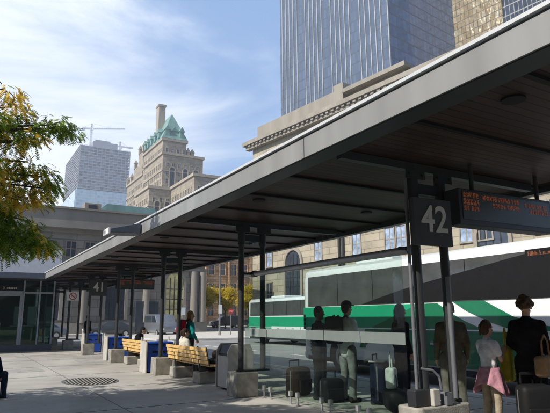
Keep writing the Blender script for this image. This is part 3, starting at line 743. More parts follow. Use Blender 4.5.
# windows: upper row square-headed pairs, lower row, tall arches
stn = {'n': 0}
yw = [-s * 1.5 for s in (2.6, 9.0, 13.2, 16.35, 17.35, 22.3, 23.6, 27, 30)]
windows(st, 'X', [(y_, 8.2, 0) for y_ in yw], 1.15, 2.5, M['winblue'], M['stonep'], state=stn)
windows(st, 'X', [(y_, 3.0, 0) for y_ in yw], 1.15, 3.0, M['winglass'], M['stonep'], state=stn)
windows(st, 'X', [(y_, 14.5, 0) for y_ in yw], 1.3, 3.0, M['winglass'], M['stonep'], state=stn)
windows(st, 'X', [(y_, 19.0, 0) for y_ in yw], 1.3, 2.2, M['winglass'], M['stonep'], state=stn)
def arch_window(root, plane, c, p, z0, z1, w, mg, mf, name='arched_window'):
    r = w / 2; n = 14
    pts = [(c - r, z0), (c + r, z0)] + [(c + r * math.cos(PI * i / n), z1 - r + r * math.sin(PI * i / n)) for i in range(n + 1)]
    ro = r + .35
    rg_ = [(c + ro * math.cos(PI * i / n), z1 - r + ro * math.sin(PI * i / n)) for i in range(n + 1)]
    ri_ = [(c + r * math.cos(PI * i / n), z1 - r + r * math.sin(PI * i / n)) for i in range(n + 1)]
    ax = 'X' if plane == 'X' else 'Y'
    o = MB().prism(pts, ax, p - .03, p + .03).build(name, mg, root)
    f = MB()
    for i in range(n): f.prism([rg_[i], rg_[i + 1], ri_[i + 1], ri_[i]], ax, p - .22, p + .01)
    for s in (-1, 1):
        a0, a1 = sorted((c + s * r, c + s * ro))
        f.prism([(a0, z0), (a1, z0), (a1, z1 - r), (a0, z1 - r)], ax, p - .22, p + .01)
    f.build('surround', mf, o)
    g = MB()
    for k in range(1, 4): g.prism([(c - r + k * w / 4 - .05, z0), (c - r + k * w / 4 + .05, z0), (c - r + k * w / 4 + .05, z1 - r * .35 - (.2 if k != 2 else 0)), (c - r + k * w / 4 - .05, z1 - r * .35 - (.2 if k != 2 else 0))], ax, p - .08, p - .031)
    z = z0 + 1.1
    while z < z1 - r: g.prism([(c - r, z), (c + r, z), (c + r, z + .1), (c - r, z + .1)], ax, p - .07, p - .031); z += 1.15
    g.build('glazing_bars', M['steel'], o)
    return o
for y_ in (-8.85, -36.0): arch_window(st, 'X', y_, 0, 1.9, 9.9, 2.9, M['winglass'], M['stonep'])
for y_ in (-17.2, -17.8): MB().tube((-.2, y_, 1), (-.2, y_, 11.5), .16, n=12).build('downpipe', M['steel'], st)

# ------------------------------------------------------------------ grey hall at the end of the street
gh = thing('grey_stone_hall', 'long grey stone hall with deep entablature and tall arched windows across the street', 'building', (0, 60.5, 0))
GX0, GX1 = -45.0, 25.4
B(GX0, 0, -.16, GX1, 28, 10.6).build('wall', M['grey'], gh)
B(GX0 - .5, -.45, 10.601, GX1 + .5, 28, 11.0).build('architrave', M['greyp'], gh)
co_ = B(GX0 - 1.1, -1.1, 11.001, GX1 + 1.1, 28, 11.45).build('cornice', M['greyp'], gh)
B(GX0, -.15, 11.451, GX1 + .1, 27, 13.2).build('parapet', M['greyp'], gh)
B(GX0 - .3, -.35, 13.201, GX1 + .3, 27, 13.42).build('coping', M['greyp'], gh)
B(GX0 - .2, -.25, 7.0, GX1 + .2, -.003, 7.3).build('band_course', M['greyp'], gh)
B(GX0, -.5, -.16, GX1 + .2, -.003, 1.1).build('plinth', M['greyp'], gh)
ghs = {'n': 0}
windows(gh, 'Y', [(9.85 + 1.95 * k, 8.05, 0) for k in range(-12, 8) if abs((9.85 + 1.95 * k) - 99) > 0], .95, 1.65, M['winglass'], M['greyp'], state=ghs)
for x_ in (-8, 0, 8, 14.8, 21.6): arch_window(gh, 'Y', x_, 0, 1.4, 6.7, 2.1, M['winlit'] if x_ > 20 else M['winglass'], M['greyp'])
for x_ in (-4, 4, 11.4, 18.2, 23.9, 25.0):
    MB().tube((x_, -.35, 1.1), (x_, -.35, 6.95), .42, .36, n=18).build('column', M['greyp'], gh, smooth=True)
B(17.0, -.6, -.1, 19.6, -.1, 3.4).build('doorway', M['winglass'], gh)
rb = thing('rooftop_unit', 'small brownish plant box on the roof of the grey stone hall', 'rooftop unit', (12.0, 61.8, 13.42))
B(-.9, -.6, 0, .9, .8, .85).build('casing', mat('unit_brown', (.25, .21, .17)), rb, bevel=.03); B(-.5, -.62, .15, .5, -.601, .65).build('grille', M['dark'], rb)
ch = thing('copper_roofed_hall', 'low hall with pale green copper roof just over the grey parapet', 'building', (0, 100, 0))
B(20, 0, -.16, 32, 10, 20.2).build('wall', M['greyp'], ch)
MB().prism([(19.5, 20.2), (32.5, 20.2), (31, 22.4), (22, 22.4)], 'Y', -.5, 10).build('roof', M['copper'], ch)

# ------------------------------------------------------------------ sunlit tan building
tb_ = thing('tan_brick_building', 'sunlit tan brick warehouse with rows of arched windows beyond the yellow trees', 'building', (0, 104, 0))
B(42.5, 0, -.16, 76, 16, 24).build('wall', M['brick'], tb_)
B(42, -.5, 24.001, 76.5, 16.5, 25).build('cornice', M['brick'], tb_)
tbs = {'n': 0}
windows(tb_, 'Y', [(45 + 2.6 * k, z, 0) for z in (2.0, 6.3, 10.4, 14.4, 18.6) for k in range(11)], 1.2, 2.3, M['winglass'], M['brick'], state=tbs, depth=.35)
for k in range(6):
    B(43.6 + 5.2 * k, -.55, -.16, 44.0 + 5.2 * k, -.003, 24).build('pier', M['brick'], tb_)

# ------------------------------------------------------------------ hotel
ht = thing('grand_hotel', 'stepped cream stone grand hotel with steep green copper roof and tall chimney', 'building', (0, 0, 0))
def block(x0, x1, y0, y1, h, name='wing', trim=True):
    o = B(x0, y0, -.16, x1, y1, h).build(name, M['cream'], ht)
    if trim:
        B(x0 - .5, y0 - .5, h + .001, x1 + .5, y1 + .5, h + .9).build('cornice', M['creamp'], o)
        B(x0 - .25, y0 - .25, h - 6.2, x1 + .25, y1 + .25, h - 5.8).build('band_course', M['creamp'], o)
    return o
blocks = [(58.8, 82, 150, 178, 44.4), (51.2, 60.2, 171, 187, 44.2), (58.4, 73.9, 180, 202, 59.6), (63.2, 73.0, 195.5, 221, 70.3), (63.3, 76, 221.01, 247, 62.0), (72, 98, 195, 215, 50)]
for b_ in blocks: block(*b_)
hs = {'n': 0}
posY, posX = [], []
for (x0, x1, y0, y1, h) in blocks:
    z = h - 4.6
    while z > h - 36 and z > 2:
        x = x0 + 1.8
        while x < x1 - 1: posY.append((x, z, y0)); x += 2.3
        y = y0 + 2
        while y < y1 - 1: posX.append((y, z, x0)); y += 2.35
        z -= 3.0
windows(ht, 'Y', posY, .95, 1.6, M['winglass'], M['creamp'], maxn=50, state={'n': 0}, depth=.1)
windows(ht, 'X', posX, .95, 1.6, M['winglass'], M['creamp'], maxn=50, state={'n': 0}, depth=.1)
# tall arches
for c in (205, 209, 213, 217): arch_window(ht, 'X', c, 63.05, 46, 58, 2.2, M['winglass'], M['creamp'])
for c in (62, 67, 71): arch_window(ht, 'Y', c, 179.8, 46, 55, 1.8, M['winglass'], M['creamp'])
for c in (66, 70): arch_window(ht, 'Y', c, 149.8, 36, 41, 2.0, M['winglass'], M['creamp'])
for c in (54, 57.5): arch_window(ht, 'Y', c, 170.8, 35, 40, 1.6, M['winglass'], M['creamp'])
# stepped shoulders and turrets
for (x0, x1, y0, y1, z0, z1) in ((63.2, 66, 222, 236, 62.9, 68), (63.2, 66, 222, 229, 68, 73), (66, 73, 202.5, 221, 71.2, 74.5), (73.01, 76.4, 196, 210, 59, 64.5)):
    B(x0, y0, z0, x1, y1, z1).build('upper_storey', M['cream'], ht)
for (x, y, z) in ((63.6, 234.6, 68), (63.6, 228, 73), (63.6, 222.5, 73), (76, 196.8, 64.5), (74, 196.3, 64.5), (63.6, 246, 62.9), (63.6, 240, 62.9)):
    tt = MB().box(x - .7, y - .7, z, x + .7, y + .7, z + 2.6); tt.add([(x - .9, y - .9, z + 2.61), (x + .9, y - .9, z + 2.61), (x + .9, y + .9, z + 2.61), (x - .9, y + .9, z + 2.61), (x, y, z + 4.6)], [(0, 1, 4), (1, 2, 4), (2, 3, 4), (3, 0, 4), (3, 2, 1, 0)])
    tt.build('turret', M['creamp'], ht)
rf = MB(); x0, x1, y0, y1, z = 62.7, 73.5, 195, 213, 71.3
rf.add([(x0, y0, z), (x1, y0, z), (x1, y1, z), (x0, y1, z), (68.1, 200, 83.6), (68.1, 207, 83.6)], [(0, 1, 4), (1, 2, 5, 4), (2, 3, 5), (3, 0, 4, 5), (3, 2, 1, 0)])
rfo = rf.build('roof', M['copper'], ht)
for (x, y) in ((65, 196.6), (68.1, 197.4), (71, 196.6)):
    dm = MB().box(x - .9, y - 1.2, 72.2, x + .9, y + 2, 75); dm.prism([(x - 1.2, 75), (x + 1.2, 75), (x, 77)], 'Y', y - 1.4, y + 3); dm.build('dormer', M['copper'], rfo)
for y in (200, 205, 210, 214, 218):
    dm = MB().box(62.6, y - .9, 72.2, 66, y + .9, 74.6); dm.prism([(y - 1.2, 74.6), (y + 1.2, 74.6), (y, 76.4)], 'X', 62.4, 66.5); dm.build('dormer', M['copper'], rfo)
cm = B(64.6, 206.5, 74, 67.4, 210, 88.8).build('chimney', M['creamp'], rfo); B(64.3, 206.2, 88.801, 67.7, 210.3, 89.7).build('chimney_cap', M['creamp'], cm)
MB().prism([(71.5, 50.91), (98.5, 50.91), (94, 56), (76, 56)], 'Y', 195, 215).build('roof', M['copper'], ht)

# ------------------------------------------------------------------ condo tower under construction
ct = thing('unfinished_tower', 'unfinished concrete apartment tower, open floors above and pale glass below', 'building', (93.9, 565, 0))
cw, cd = 52.8, 90.0
nfl = 59; fh = 3.05
B(1.6, 1.6, -.16, cw - 1.6, cd - 1.6, nfl * fh).build('core', mat('dim_core', (.17, .18, .20), rough=.9), ct)
fl_ = None
for k in range(44, nfl + 1):
    me_ = B(0, 0, 0, cw, cd, .75) if fl_ is None else None
    if fl_ is None: fl_ = me_.build('floor_slab', M['condo'], ct, loc=(0, 0, k * fh))
    else:
        c = fl_.copy(); C.objects.link(c); c.parent = ct; c.location = (0, 0, k * fh)
pc = None
for i in range(13):
    x = .3 + i * (cw - 1) / 12
    for (px_, py_) in ((x, .25),):
        if pc is None: pc = B(0, 0, 44 * fh, .8, .8, nfl * fh).build('pillar', M['condo'], ct, loc=(px_, py_, 0))
        else:
            c = pc.copy(); C.objects.link(c); c.parent = ct; c.location = (px_, py_, 0)
for i in range(1, 12):
    c = pc.copy(); C.objects.link(c); c.parent = ct; c.location = (.25, .25 + i * (cd - 1) / 11, 0)
# enclosed glazed bays in the open part
gz = MB()
rnd = random.Random(11)
for k in range(44, nfl):
    for i in range(12):
        if rnd.random() < .55:
            x = 1.2 + i * (cw - 1) / 12; gz.box(x, .7, k * fh + .45, x + 3.2, .8, (k + 1) * fh)
    for i in range(11):
        if rnd.random() < .4:
            y = 1.2 + i * (cd - 1) / 11; gz.box(.7, y, k * fh + .45, .8, y + 6.5, (k + 1) * fh)
tag(gz.build('infill_panels', mat('infill', (.23, .25, .28), rough=.4, var=.3, scale=.2), ct), kind='stuff')
M['condoglass'] = gridmat('condo_glass', (.30, .42, .50), (.42, .5, .55), 2.9, 3.05, .06, .16, axis='X', rough=.15, var=.2)
M['condoglassy'] = gridmat('condo_glass_side', (.42, .55, .60), (.5, .58, .62), 2.9, 3.05, .06, .16, axis='Y', rough=.15, var=.2)
gl = MB().box(-.3, -.3, -.16, cw + .3, cd, 44 * fh - 1); gl.build('glazed_base', M['condoglass'], ct)
B(-1.9, -.1, -.16, -.31, cd, 44 * fh - 2).build('glazed_side', M['condoglassy'], ct)
B(14, 6, nfl * fh + .45, 40, 44, nfl * fh + 9).build('roof_house', M['condo'], ct)
B(17, 10, nfl * fh + 9.01, 33, 35, nfl * fh + 12).build('roof_house', M['condo'], ct)
rl = MB()
rl.box(0, .2, nfl * fh + 1.4, cw, .3, nfl * fh + 1.6)
for i in range(25): rl.box(.2 + i * 2.15, .2, nfl * fh + .45, .4 + i * 2.15, .3, nfl * fh + 1.5)
rl.build('guard_rail', M['condo'], ct)
tag(ct, kind=None)
def crane(loc, rz, hm, jib, cj, label, tilt=0.0):
    # real size of a city tower crane

    t = thing('tower_crane', label, 'crane', loc, rz)
    def lattice(a, b, w, n):
        m_ = MB(); a, b = Vector(a), Vector(b); d = (b - a); u = d.normalized().orthogonal().normalized(); v = d.normalized().cross(u)
        cs = [u * w + v * w, u * -w + v * w, u * -w - v * w, u * w - v * w]
        for c in cs: m_.tube(a + c, b + c, .16, n=4)
        for i in range(n):
            p0, p1 = a + d * i / n, a + d * (i + 1) / n
            for j in range(4): m_.tube(p0 + cs[j], p1 + cs[(j + 1) % 4], .11, n=4)
        return m_
    lattice((0, 0, 0), (0, 0, hm), .8, int(hm / 2.4)).build('mast', M['crane'], t)
    zt = math.tan(tilt)
    lattice((1, 0, hm + 1), (jib, 0, hm + 1 + zt * jib), .6, int(jib / 2.4)).build('jib', M['crane'], t)
    lattice((-1, 0, hm + 1), (-cj, 0, hm + 1 - zt * cj * .4), .6, int(cj / 2.4)).build('counter_jib', M['crane'], t)
    lattice((0, 0, hm), (0, 0, hm + 7), .5, 3).build('tower_head', M['crane'], t)
    tm = MB().tube((0, 0, hm + 7), (jib * .6, 0, hm + 1.6 + zt * jib * .6), .1, n=4); tm.tube((0, 0, hm + 7), (-cj * .9, 0, hm + 1.6), .1, n=4); tm.build('tie_bars', M['crane'], t)
    B(-cj, -.9, hm - 1.6, -cj + 2.4, .9, hm + 1).build('counterweight', M['condo'], t)
    B(.6, -1.9, hm - 1.3, 2.2, -.6, hm + .9).build('cab', M['white'], t, bevel=.1)
    return t
crane((110.0, 596, 180), R_(-20), 30, 36, 10, 'left tower crane with slightly raised jib on the unfinished tower', tilt=.05)
crane((141, 590, 180), R_(0), 12, 15, 9, 'right tower crane with short jibs at the edge of the unfinished tower', tilt=.02)

# ------------------------------------------------------------------ blue glass office tower
tw = thing('glass_office_tower', 'huge blue glass office tower with pale vertical fins filling the upper right', 'building', (103.0, 171.4, 0), R_(8.1))
TH = 200.0
# local: front face at local x=0 looks to -X; runs along -Y for FL; return face at y=-FL
FL = 55.6
M['tower_x'] = gridmat('tower_glass_front', (.10, .13, .185), (.06, .08, .12), 1.125, 3.9, .10, .12, axis='Y', rough=.12, var=.14, wobble=.02)
M['tower_y'] = gridmat('tower_glass_side', (.11, .16, .27), (.06, .085, .14), 1.75, 3.9, .10, .14, axis='X', rough=.07, var=.2, wobble=.05)
M['tower_gold'] = gridmat('tower_glass_gold', (.70, .52, .26), (.12, .10, .08), 1.6, 2.6, .14, .12, axis='Y', rough=.16, var=.15, metal=.6, wobble=.6, glass2=(.80, .66, .42))
M['tower_dark'] = gridmat('tower_glass_dark', (.03, .04, .06), (.30, .30, .28), 1.5, 3.6, .12, .10, axis='Y', rough=.1, var=.4)
B(0, -FL, -.16, 45, 0, TH).build('curtain_wall', M['tower_x'], tw)
fin = MB().box(-.30, -.13, 0, -.003, .13, TH - .5)
f0 = None; fp_ = []
for gi in range(4):
    for k in range(5): fp_.append(-1.6 - gi * 13.9 - k * 2.25)
fp_.append(-FL + .2)
for yv in fp_:
    if f0 is None: f0 = fin.build('fin', M['tfin'], tw, loc=(0, yv, 0))
    else:
        c = f0.copy(); C.objects.link(c); c.parent = tw; c.location = (0, yv, 0)
tw2 = thing('stepped_glass_tower', 'blue glass tower wing with golden reflections just right of the finned tower', 'building', (110.9, 116.35, 0), R_(8.1))
B(.3, 0, -.16, 37, 40, TH).build('curtain_wall', M['tower_y'], tw2)
B(37.01, -18.6, -.16, 70, 20, TH - 3).build('golden_bay', M['tower_gold'], tw2)
B(37.6, -40, -.16, 72, -18.61, TH - 6).build('dark_bay', M['tower_dark'], tw2)

# ================================================================== STREET: cars, lamp, sign, yellow trees
def make_car(loc, rz, body, label, van=False, name='parked_car'):
    t = thing(name, label, 'van' if van else 'car', loc, rz, 'vehicles parked in the far street')
    L, Wc = (5.2, 1.95) if van else (4.5, 1.78)
    if van: prof = [(0, .35), (0, .9), (.08, 1.15), (1.1, 1.3), (1.75, 2.05), (5.0, 2.1), (5.15, 1.6), (5.2, .35)]; gp_ = [(1.2, 1.3), (1.78, 1.95), (2.6, 1.95), (2.6, 1.3)]; gp2 = [(2.7, 1.3), (2.7, 1.95), (4.9, 1.95), (4.98, 1.3)]
    else: prof = [(0, .32), (0, .68), (.1, .82), (1.15, .95), (1.85, 1.42), (3.2, 1.45), (4.0, 1.02), (4.45, .95), (4.5, .32)]; gp_ = [(1.32, .98), (1.9, 1.36), (2.5, 1.38), (2.5, .98)]; gp2 = [(2.58, .98), (2.58, 1.38), (3.15, 1.38), (3.8, 1.0)]
    MB().prism(prof, 'Y', -Wc / 2, Wc / 2).build('body', body, t, bevel=.06, smooth=True)
    for s in (-1, 1):
        for gg_ in (gp_, gp2): MB().prism(gg_, 'Y', s * (Wc / 2 - .01), s * (Wc / 2 + .01)).build('side_window', M['winglass'], t)
        for x in (.85, L - .9):
            w = MB().tube((x, s * (Wc / 2 - .2), .33), (x, s * (Wc / 2 + .02), .33), .33, n=18).build('wheel', M['tyre'], t, smooth=True)
            MB().tube((x, s * (Wc / 2 + .021), .33), (x, s * (Wc / 2 + .03), .33), .19, n=12).build('rim', M['chrome'], w)
        B(-.02, s * Wc * .36 - .16, .62, .02, s * Wc * .36 + .16, .76).build('headlight', M['white'], t)
        B(L - .02, s * Wc * .38 - .12, .7, L + .02, s * Wc * .38 + .12, .85).build('tail_light', M['red'], t)
    return t
carred = mat('car_dark_red', (.09, .01, .012), rough=.25, coat=.5); cargrey = mat('car_dark_grey', (.05, .055, .06), rough=.25, coat=.5)
carblue = mat('car_navy', (.02, .03, .07), rough=.25, coat=.5); carsilver = mat('car_silver', (.22, .24, .27), rough=.25, metal=.5)
for (x, y, bm_, van, lab) in ((37.5, 86, cargrey, True, 'dark minivan just left of the far lamp post'), (31.0, 88.5, carblue, False, 'navy car leftmost of the row before the yellow trees'),
        (42.8, 88.5, cargrey, False, 'dark car under the yellow trees right of the lamp post'),
        (10.2, 52.5, cargrey, False, 'dark grey car parked before the grey hall, behind the columns right of the 41 sign'),
        (17.6, 50.2, carsilver, True, 'silver van with dark windscreen parked before the grey hall near the seated dark figure'),
        (3.8, 50.5, carsilver, False, 'silver car far behind the 41 sign')):
    make_car((x, y, -.16), PI / 2 if y == 50.2 else 0, bm_, lab, van)

lp = thing('street_lamp', 'tall thin grey street lamp standing on the traffic island', 'street lamp', (20.4, 45, 0))
MB().tube((0, 0, .0), (0, 0, 6.2), .09, .055, n=12).build('pole', M['conduit'], lp, smooth=True)
MB().tube((0, 0, 0), (0, 0, .35), .15, .13, n=12).build('base', M['base'], lp)
MB().tube((0, 0, 6.15), (-.9, 0, 6.35), .04, n=8).build('arm', M['conduit'], lp)
B(-1.35, -.12, 6.3, -.8, .12, 6.42).build('lamp_head', M['conduit'], lp, bevel=.03)
B(-.16, -.12, 1.9, .16, -.095, 2.7).build('notice', M['white'], lp)
SR = .27
sg = thing('stop_sign', 'red octagonal stop sign on a thin post right of the street lamp', 'sign', (21.7, 45.4, 0))
MB().tube((0, 0, 0), (0, 0, 2.35), .035, n=8).build('post', M['conduit'], sg)
MB().prism([(SR * math.cos(PI / 8 + i * PI / 4), 2.1 + SR * math.sin(PI / 8 + i * PI / 4)) for i in range(8)], 'Y', -.05, -.036).build('plate', M['red'], sg)
text_mesh('STOP', .18, 'lettering', M['white'], sg, (0, -.054, 2.1), (PI / 2, 0, 0))
fs_ = thing('parking_sign', 'small white sign on a thin post across the street behind the teal clad woman', 'sign', (14.6, 38.8, 0))
MB().tube((0, 0, 0), (0, 0, 2.3), .03, n=8).build('post', M['conduit'], fs_); B(-.16, -.04, 1.75, .16, -.03, 2.3).build('plate', M['white'], fs_)

# ------------------------------------------------------------------ foliage
def leafmat(name, cols, rough=.55, transl=.68):
    m = bpy.data.materials.new(name); m.use_nodes = True
    t = m.node_tree; t.nodes.clear()
    o = N(t, 'ShaderNodeOutputMaterial'); d = N(t, 'ShaderNodeBsdfDiffuse'); tr = N(t, 'ShaderNodeBsdfTranslucent'); mx = N(t, 'ShaderNodeMixShader'); mx.inputs[0].default_value = transl
    g = N(t, 'ShaderNodeNewGeometry'); r = N(t, 'ShaderNodeValToRGB')
    el = r.color_ramp.elements
    el[0].color = (*cols[0], 1); el[0].position = 0; el[1].color = (*cols[-1], 1); el[1].position = 1
    for i, c in enumerate(cols[1:-1]):
        e = el.new((i + 1) / (len(cols) - 1)); e.color = (*c, 1)
    t.links.new(g.outputs['Random Per Island'], r.inputs[0])
    t.links.new(r.outputs[0], d.inputs[0]); t.links.new(r.outputs[0], tr.inputs[0])
    t.links.new(d.outputs[0], mx.inputs[1]); t.links.new(tr.outputs[0], mx.inputs[2]); t.links.new(mx.outputs[0], o.inputs[0])
    return m
M['leaf_green'] = leafmat('honey_locust_green', [(.09, .16, .02), (.16, .26, .035), (.30, .38, .06)])
M['leaf_yellow'] = leafmat('honey_locust_orange', [(.66, .38, .03), (.80, .50, .05), (.85, .62, .10), (.42, .42, .07)])
M['leaf_gold'] = leafmat('street_tree_yellow', [(.62, .46, .03), (.75, .60, .05), (.50, .46, .05)])

def frond(mb, p, d, L, rnd, mi, pairs=7, lw=.018):
    """a compound leaf: a drooping stalk with pairs of narrow leaflets"""
    d = d.normalized(); side = d.cross(Vector((0, 0, 1)))
    if side.length < .1: side = Vector((1, 0, 0))
    side.normalize(); side = (Matrix.Rotation(rnd.uniform(-.9, .9), 3, d) @ side)
    c = p.copy(); step = L / pairs
    for i in range(pairs):
        d = (d + Vector((0, 0, -.16))).normalized(); c = c + d * step
        ll = L * .20 * (1 - .4 * abs(i / pairs - .4))
        for s in (-1, 1):
            tip = c + side * s * ll + d * ll * .55 + Vector((0, 0, -ll * .25))
            b0 = c - d * lw * .5; b1 = c + d * lw * .9
            mb.add([b0, tip - d * lw * .2, tip + d * lw * .4, b1], [(0, 1, 2, 3)], mi)

OFFX = -1.0
def locust_tree(loc, label, clusters, trunk_top, nf, seed, fs=1.0):
    rnd = random.Random(seed)
    t = thing('honey_locust', label, 'tree', loc)
    base = Vector((0, 0, 0)); tt = Vector(trunk_top) - Vector(loc)
    tr = MB(); tr.tube((0, 0, 0), tt * .5 + Vector((.03, .02, 0)), .14, .11, n=12); tr.tube(tt * .5 + Vector((.03, .02, 0)), tt, .11, .085, n=12)
    tr.build('trunk', M['bark'], t, smooth=True)
    lv = MB(); bmb = MB()
    for (cx, cy, cz, r, dens, yellow) in clusters:
        c = Vector((cx, cy, cz)) - Vector(loc)
        st_ = tt + Vector((0, 0, max(-.6, min(1.6, (c.z - tt.z) * .45))))
        bmb.tube(tt, st_, .08, .06, n=7)
        mid = (st_ + c) / 2 + Vector((0, 0, .25))
        bmb.tube(st_, mid, .05, .03, n=6); bmb.tube(mid, c, .03, .012, n=6)
        for k in range(int(nf * dens * (.8 if cx > 0 else 1))):
            while True:
                o_ = Vector((rnd.uniform(-1, 1), rnd.uniform(-1, 1), rnd.uniform(-1, 1)))
                if o_.length < 1: break
            # clumpy
            p = c + Vector((o_.x * r, o_.y * r, o_.z * r * .62))
            if mnoise.noise(p * 2.3 + Vector((seed, 0, 0))) < -.12: continue
            d = Vector((o_.x + rnd.uniform(-.5, .5), o_.y + rnd.uniform(-.5, .5), rnd.uniform(-.7, .35)))
            yv = yellow + mnoise.noise(p * 1.5) * .9
            mi = 1 if rnd.random() < yv else 0
            f_ = 2.0 if (fs == 1.0 and cx < OFFX) else fs; frond(lv, p, d, rnd.uniform(.13, .22) * f_, rnd, mi, pairs=6, lw=.018 * f_)
        for k in range(7):
            o_ = Vector((rnd.uniform(-1, 1), rnd.uniform(-1, 1), rnd.uniform(-.6, .6)))
            bmb.tube(c + o_ * .1, c + Vector((o_.x * r, o_.y * r, o_.z * r)) * .9, .010, .004, n=4)
    bmb.build('branches', M['bark'], t, smooth=True)
    lv.build('crown', [M['leaf_green'], M['leaf_yellow']], t)
    return t
# clusters: x, y, z, radius, density, share of yellow leaves
vis = [(.2, 10.4, 4.95, .45, 1.0, .8), (.15, 10.3, 3.9, .5, 1.2, .9), (.2, 10.4, 3.2, .5, 1.2, .3), (.8, 10.5, 4.75, .34, .6, .6), (.9, 10.4, 3.65, .38, .8, .5), (.35, 10.4, 5.65, .30, .45, .55), (.45, 10.5, 5.35, .38, .7, .8), (.62, 10.6, 5.05, .42, .6, .35),
       (1.15, 10.5, 5.12, .30, .55, .0), (1.42, 10.5, 5.10, .26, .45, .0), (1.66, 10.5, 5.10, .17, .22, .05),
       (.55, 10.4, 4.65, .5, 1.1, .85), (.30, 10.7, 4.3, .5, 1.2, .9), (.85, 10.5, 4.35, .34, .5, .55),
       (.75, 10.4, 3.95, .42, .9, .75), (1.12, 10.5, 4.1, .26, .3, .2), (1.2, 10.5, 3.88, .26, .4, .0), (.55, 10.2, 3.6, .5, 1.1, .55),
       (.5, 10.5, 3.15, .5, 1.2, .15), (.95, 10.5, 3.25, .32, .5, .1), (.85, 10.5, 2.9, .42, 1.0, .1), (1.2, 10.6, 2.82, .30, .55, .1), (.5, 10.3, 2.7, .35, .7, .05),
       (-.3, 10.6, 4.9, .8, 1.6, .5), (-.4, 10.6, 3.6, .8, 1.6, .4), (-.3, 9.3, 3.9, .8, 1.1, .3)]
rnd0 = random.Random(21)
def offc(cx, cy, n, zlo, zhi, rad):
    res = []
    while len(res) < n:
        a = rnd0.uniform(0, 2 * PI); rr_ = rad * math.sqrt(rnd0.random())
        x = cx + rr_ * math.cos(a); y = cy + rr_ * math.sin(a); z = rnd0.uniform(zlo, zhi)
        if x > (-1.15 - .04 * z if cy > 8 else -1.0 - .15 * z) or z > 2.55 + .86 * (3.38 - x): continue
        res.append((x, y, z, .85, 1.2, .35))
    return res
T1 = (-1.9, 10.8, 0)
locust_tree(T1, 'honey locust with green and orange feathery leaves reaching in at the upper left', vis + [c for c in offc(-2.4, 9.2, 27, 3.0, 6.6, 2.9)], (-1.7, 10.7, 3.2), 300, 1)
T2 = (-2.6, 4.6, 0)
locust_tree(T2, 'honey locust standing nearer the viewer just outside the left edge', offc(-2.4, 4.6, 50, 2.9, 6.9, 3.1), (-2.5, 4.6, 3.0), 140, 2, fs=2.3)
T3 = (-3.4, -1.2, 0)
locust_tree(T3, 'honey locust behind the viewer on the plaza', offc(-2.8, -1.0, 40, 3.0, 6.8, 3.1), (-3.3, -1.2, 3.0), 130, 3, fs=2.5)

def street_tree(loc, h, r, label, seed):
    rnd = random.Random(seed); t = thing('yellow_street_tree', label, 'tree', loc, 0, 'small yellow street trees')
    tr = MB().tube((0, 0, 0), (0, 0, h * .55), .14, .08, n=8)
    for k in range(6):
        a = rnd.uniform(0, 2 * PI); tr.tube((0, 0, h * .4), (math.cos(a) * r * .7, math.sin(a) * r * .7, h * rnd.uniform(.6, .9)), .05, .02, n=5)
    tr.build('trunk', M['bark'], t)
    lv = MB()
    cl = [(Vector((rnd.uniform(-1, 1), rnd.uniform(-1, 1), rnd.uniform(-1, 1))) * r * .62) for _ in range(12)]
    for c in cl:
        for k in range(750):
            o_ = Vector((rnd.gauss(0, 1), rnd.gauss(0, 1), rnd.gauss(0, 1))) * r * .2
            p = Vector((0, 0, h - r * 1.0)) + c + o_; u = Vector((rnd.gauss(0, 1), rnd.gauss(0, 1), rnd.gauss(0, 1))).normalized() * .11; v = u.orthogonal().normalized() * .08
            lv.add([p - u, p + v, p + u, p - v], [(0, 1, 2, 3)])
    lv.build('crown', M['leaf_gold'], t); return t
street_tree((32.8, 79.0, -.16), 7.5, 2.2, 'yellow street tree left of the far lamp post', 5)
street_tree((36.6, 78.5, -.16), 6.6, 2.0, 'yellow street tree right of the far lamp post', 6)
street_tree((41.6, 80.0, -.16), 7.0, 2.1, 'yellow street tree showing between the two columns by the glass screen', 7)

# ================================================================== PEOPLE
def rcone(mb, a, b, ra, rb, n=12):
    a, b = Vector(a), Vector(b)
    mb.ball(a, ra, n=n, m=8); mb.ball(b, rb, n=n, m=8); mb.tube(a, b, ra, rb, n=n)
def remesh(o, voxel, smooth=4, fac=.6):
    m1 = o.modifiers.new('r', 'REMESH'); m1.mode = 'VOXEL'; m1.voxel_size = voxel
    m2 = o.modifiers.new('s', 'SMOOTH'); m2.iterations = smooth; m2.factor = fac
    dg = bpy.context.evaluated_depsgraph_get(); dg.update()
    me = bpy.data.meshes.new_from_object(o.evaluated_get(dg))
    for p in me.polygons: p.use_smooth = True
    old = o.data; o.modifiers.clear(); o.data = me; me.name = o.name
    return o
STAND = dict(pelvis=(0, 0, .93), chest=(0, .0, 1.26), neck=(0, -.005, 1.47), head=(0, .02, 1.63),
    shL=(-.175, 0, 1.385), elL=(-.23, -.03, 1.13), wrL=(-.23, .06, .88), shR=(.175, 0, 1.385), elR=(.23, -.03, 1.13), wrR=(.23, .06, .88),
    hiL=(-.09, 0, .90), knL=(-.11, .02, .49), anL=(-.12, -.02, .09), hiR=(.09, 0, .90), knR=(.11, .02, .49), anR=(.12, -.02, .09))
SIT = dict(STAND, pelvis=(0, 0, .56), chest=(0, .02, .88), neck=(0, .03, 1.08), head=(0, .06, 1.24), shL=(-.18, .02, 1.02), shR=(.18, .02, 1.02),
    elL=(-.24, .06, .77), wrL=(-.12, .28, .66), elR=(.24, .06, .77), wrR=(.12, .28, .66), hiL=(-.09, .02, .53), hiR=(.09, .02, .53),
    knL=(-.12, .44, .52), knR=(.12, .44, .52), anL=(-.12, .46, .10), anR=(.12, .46, .10))
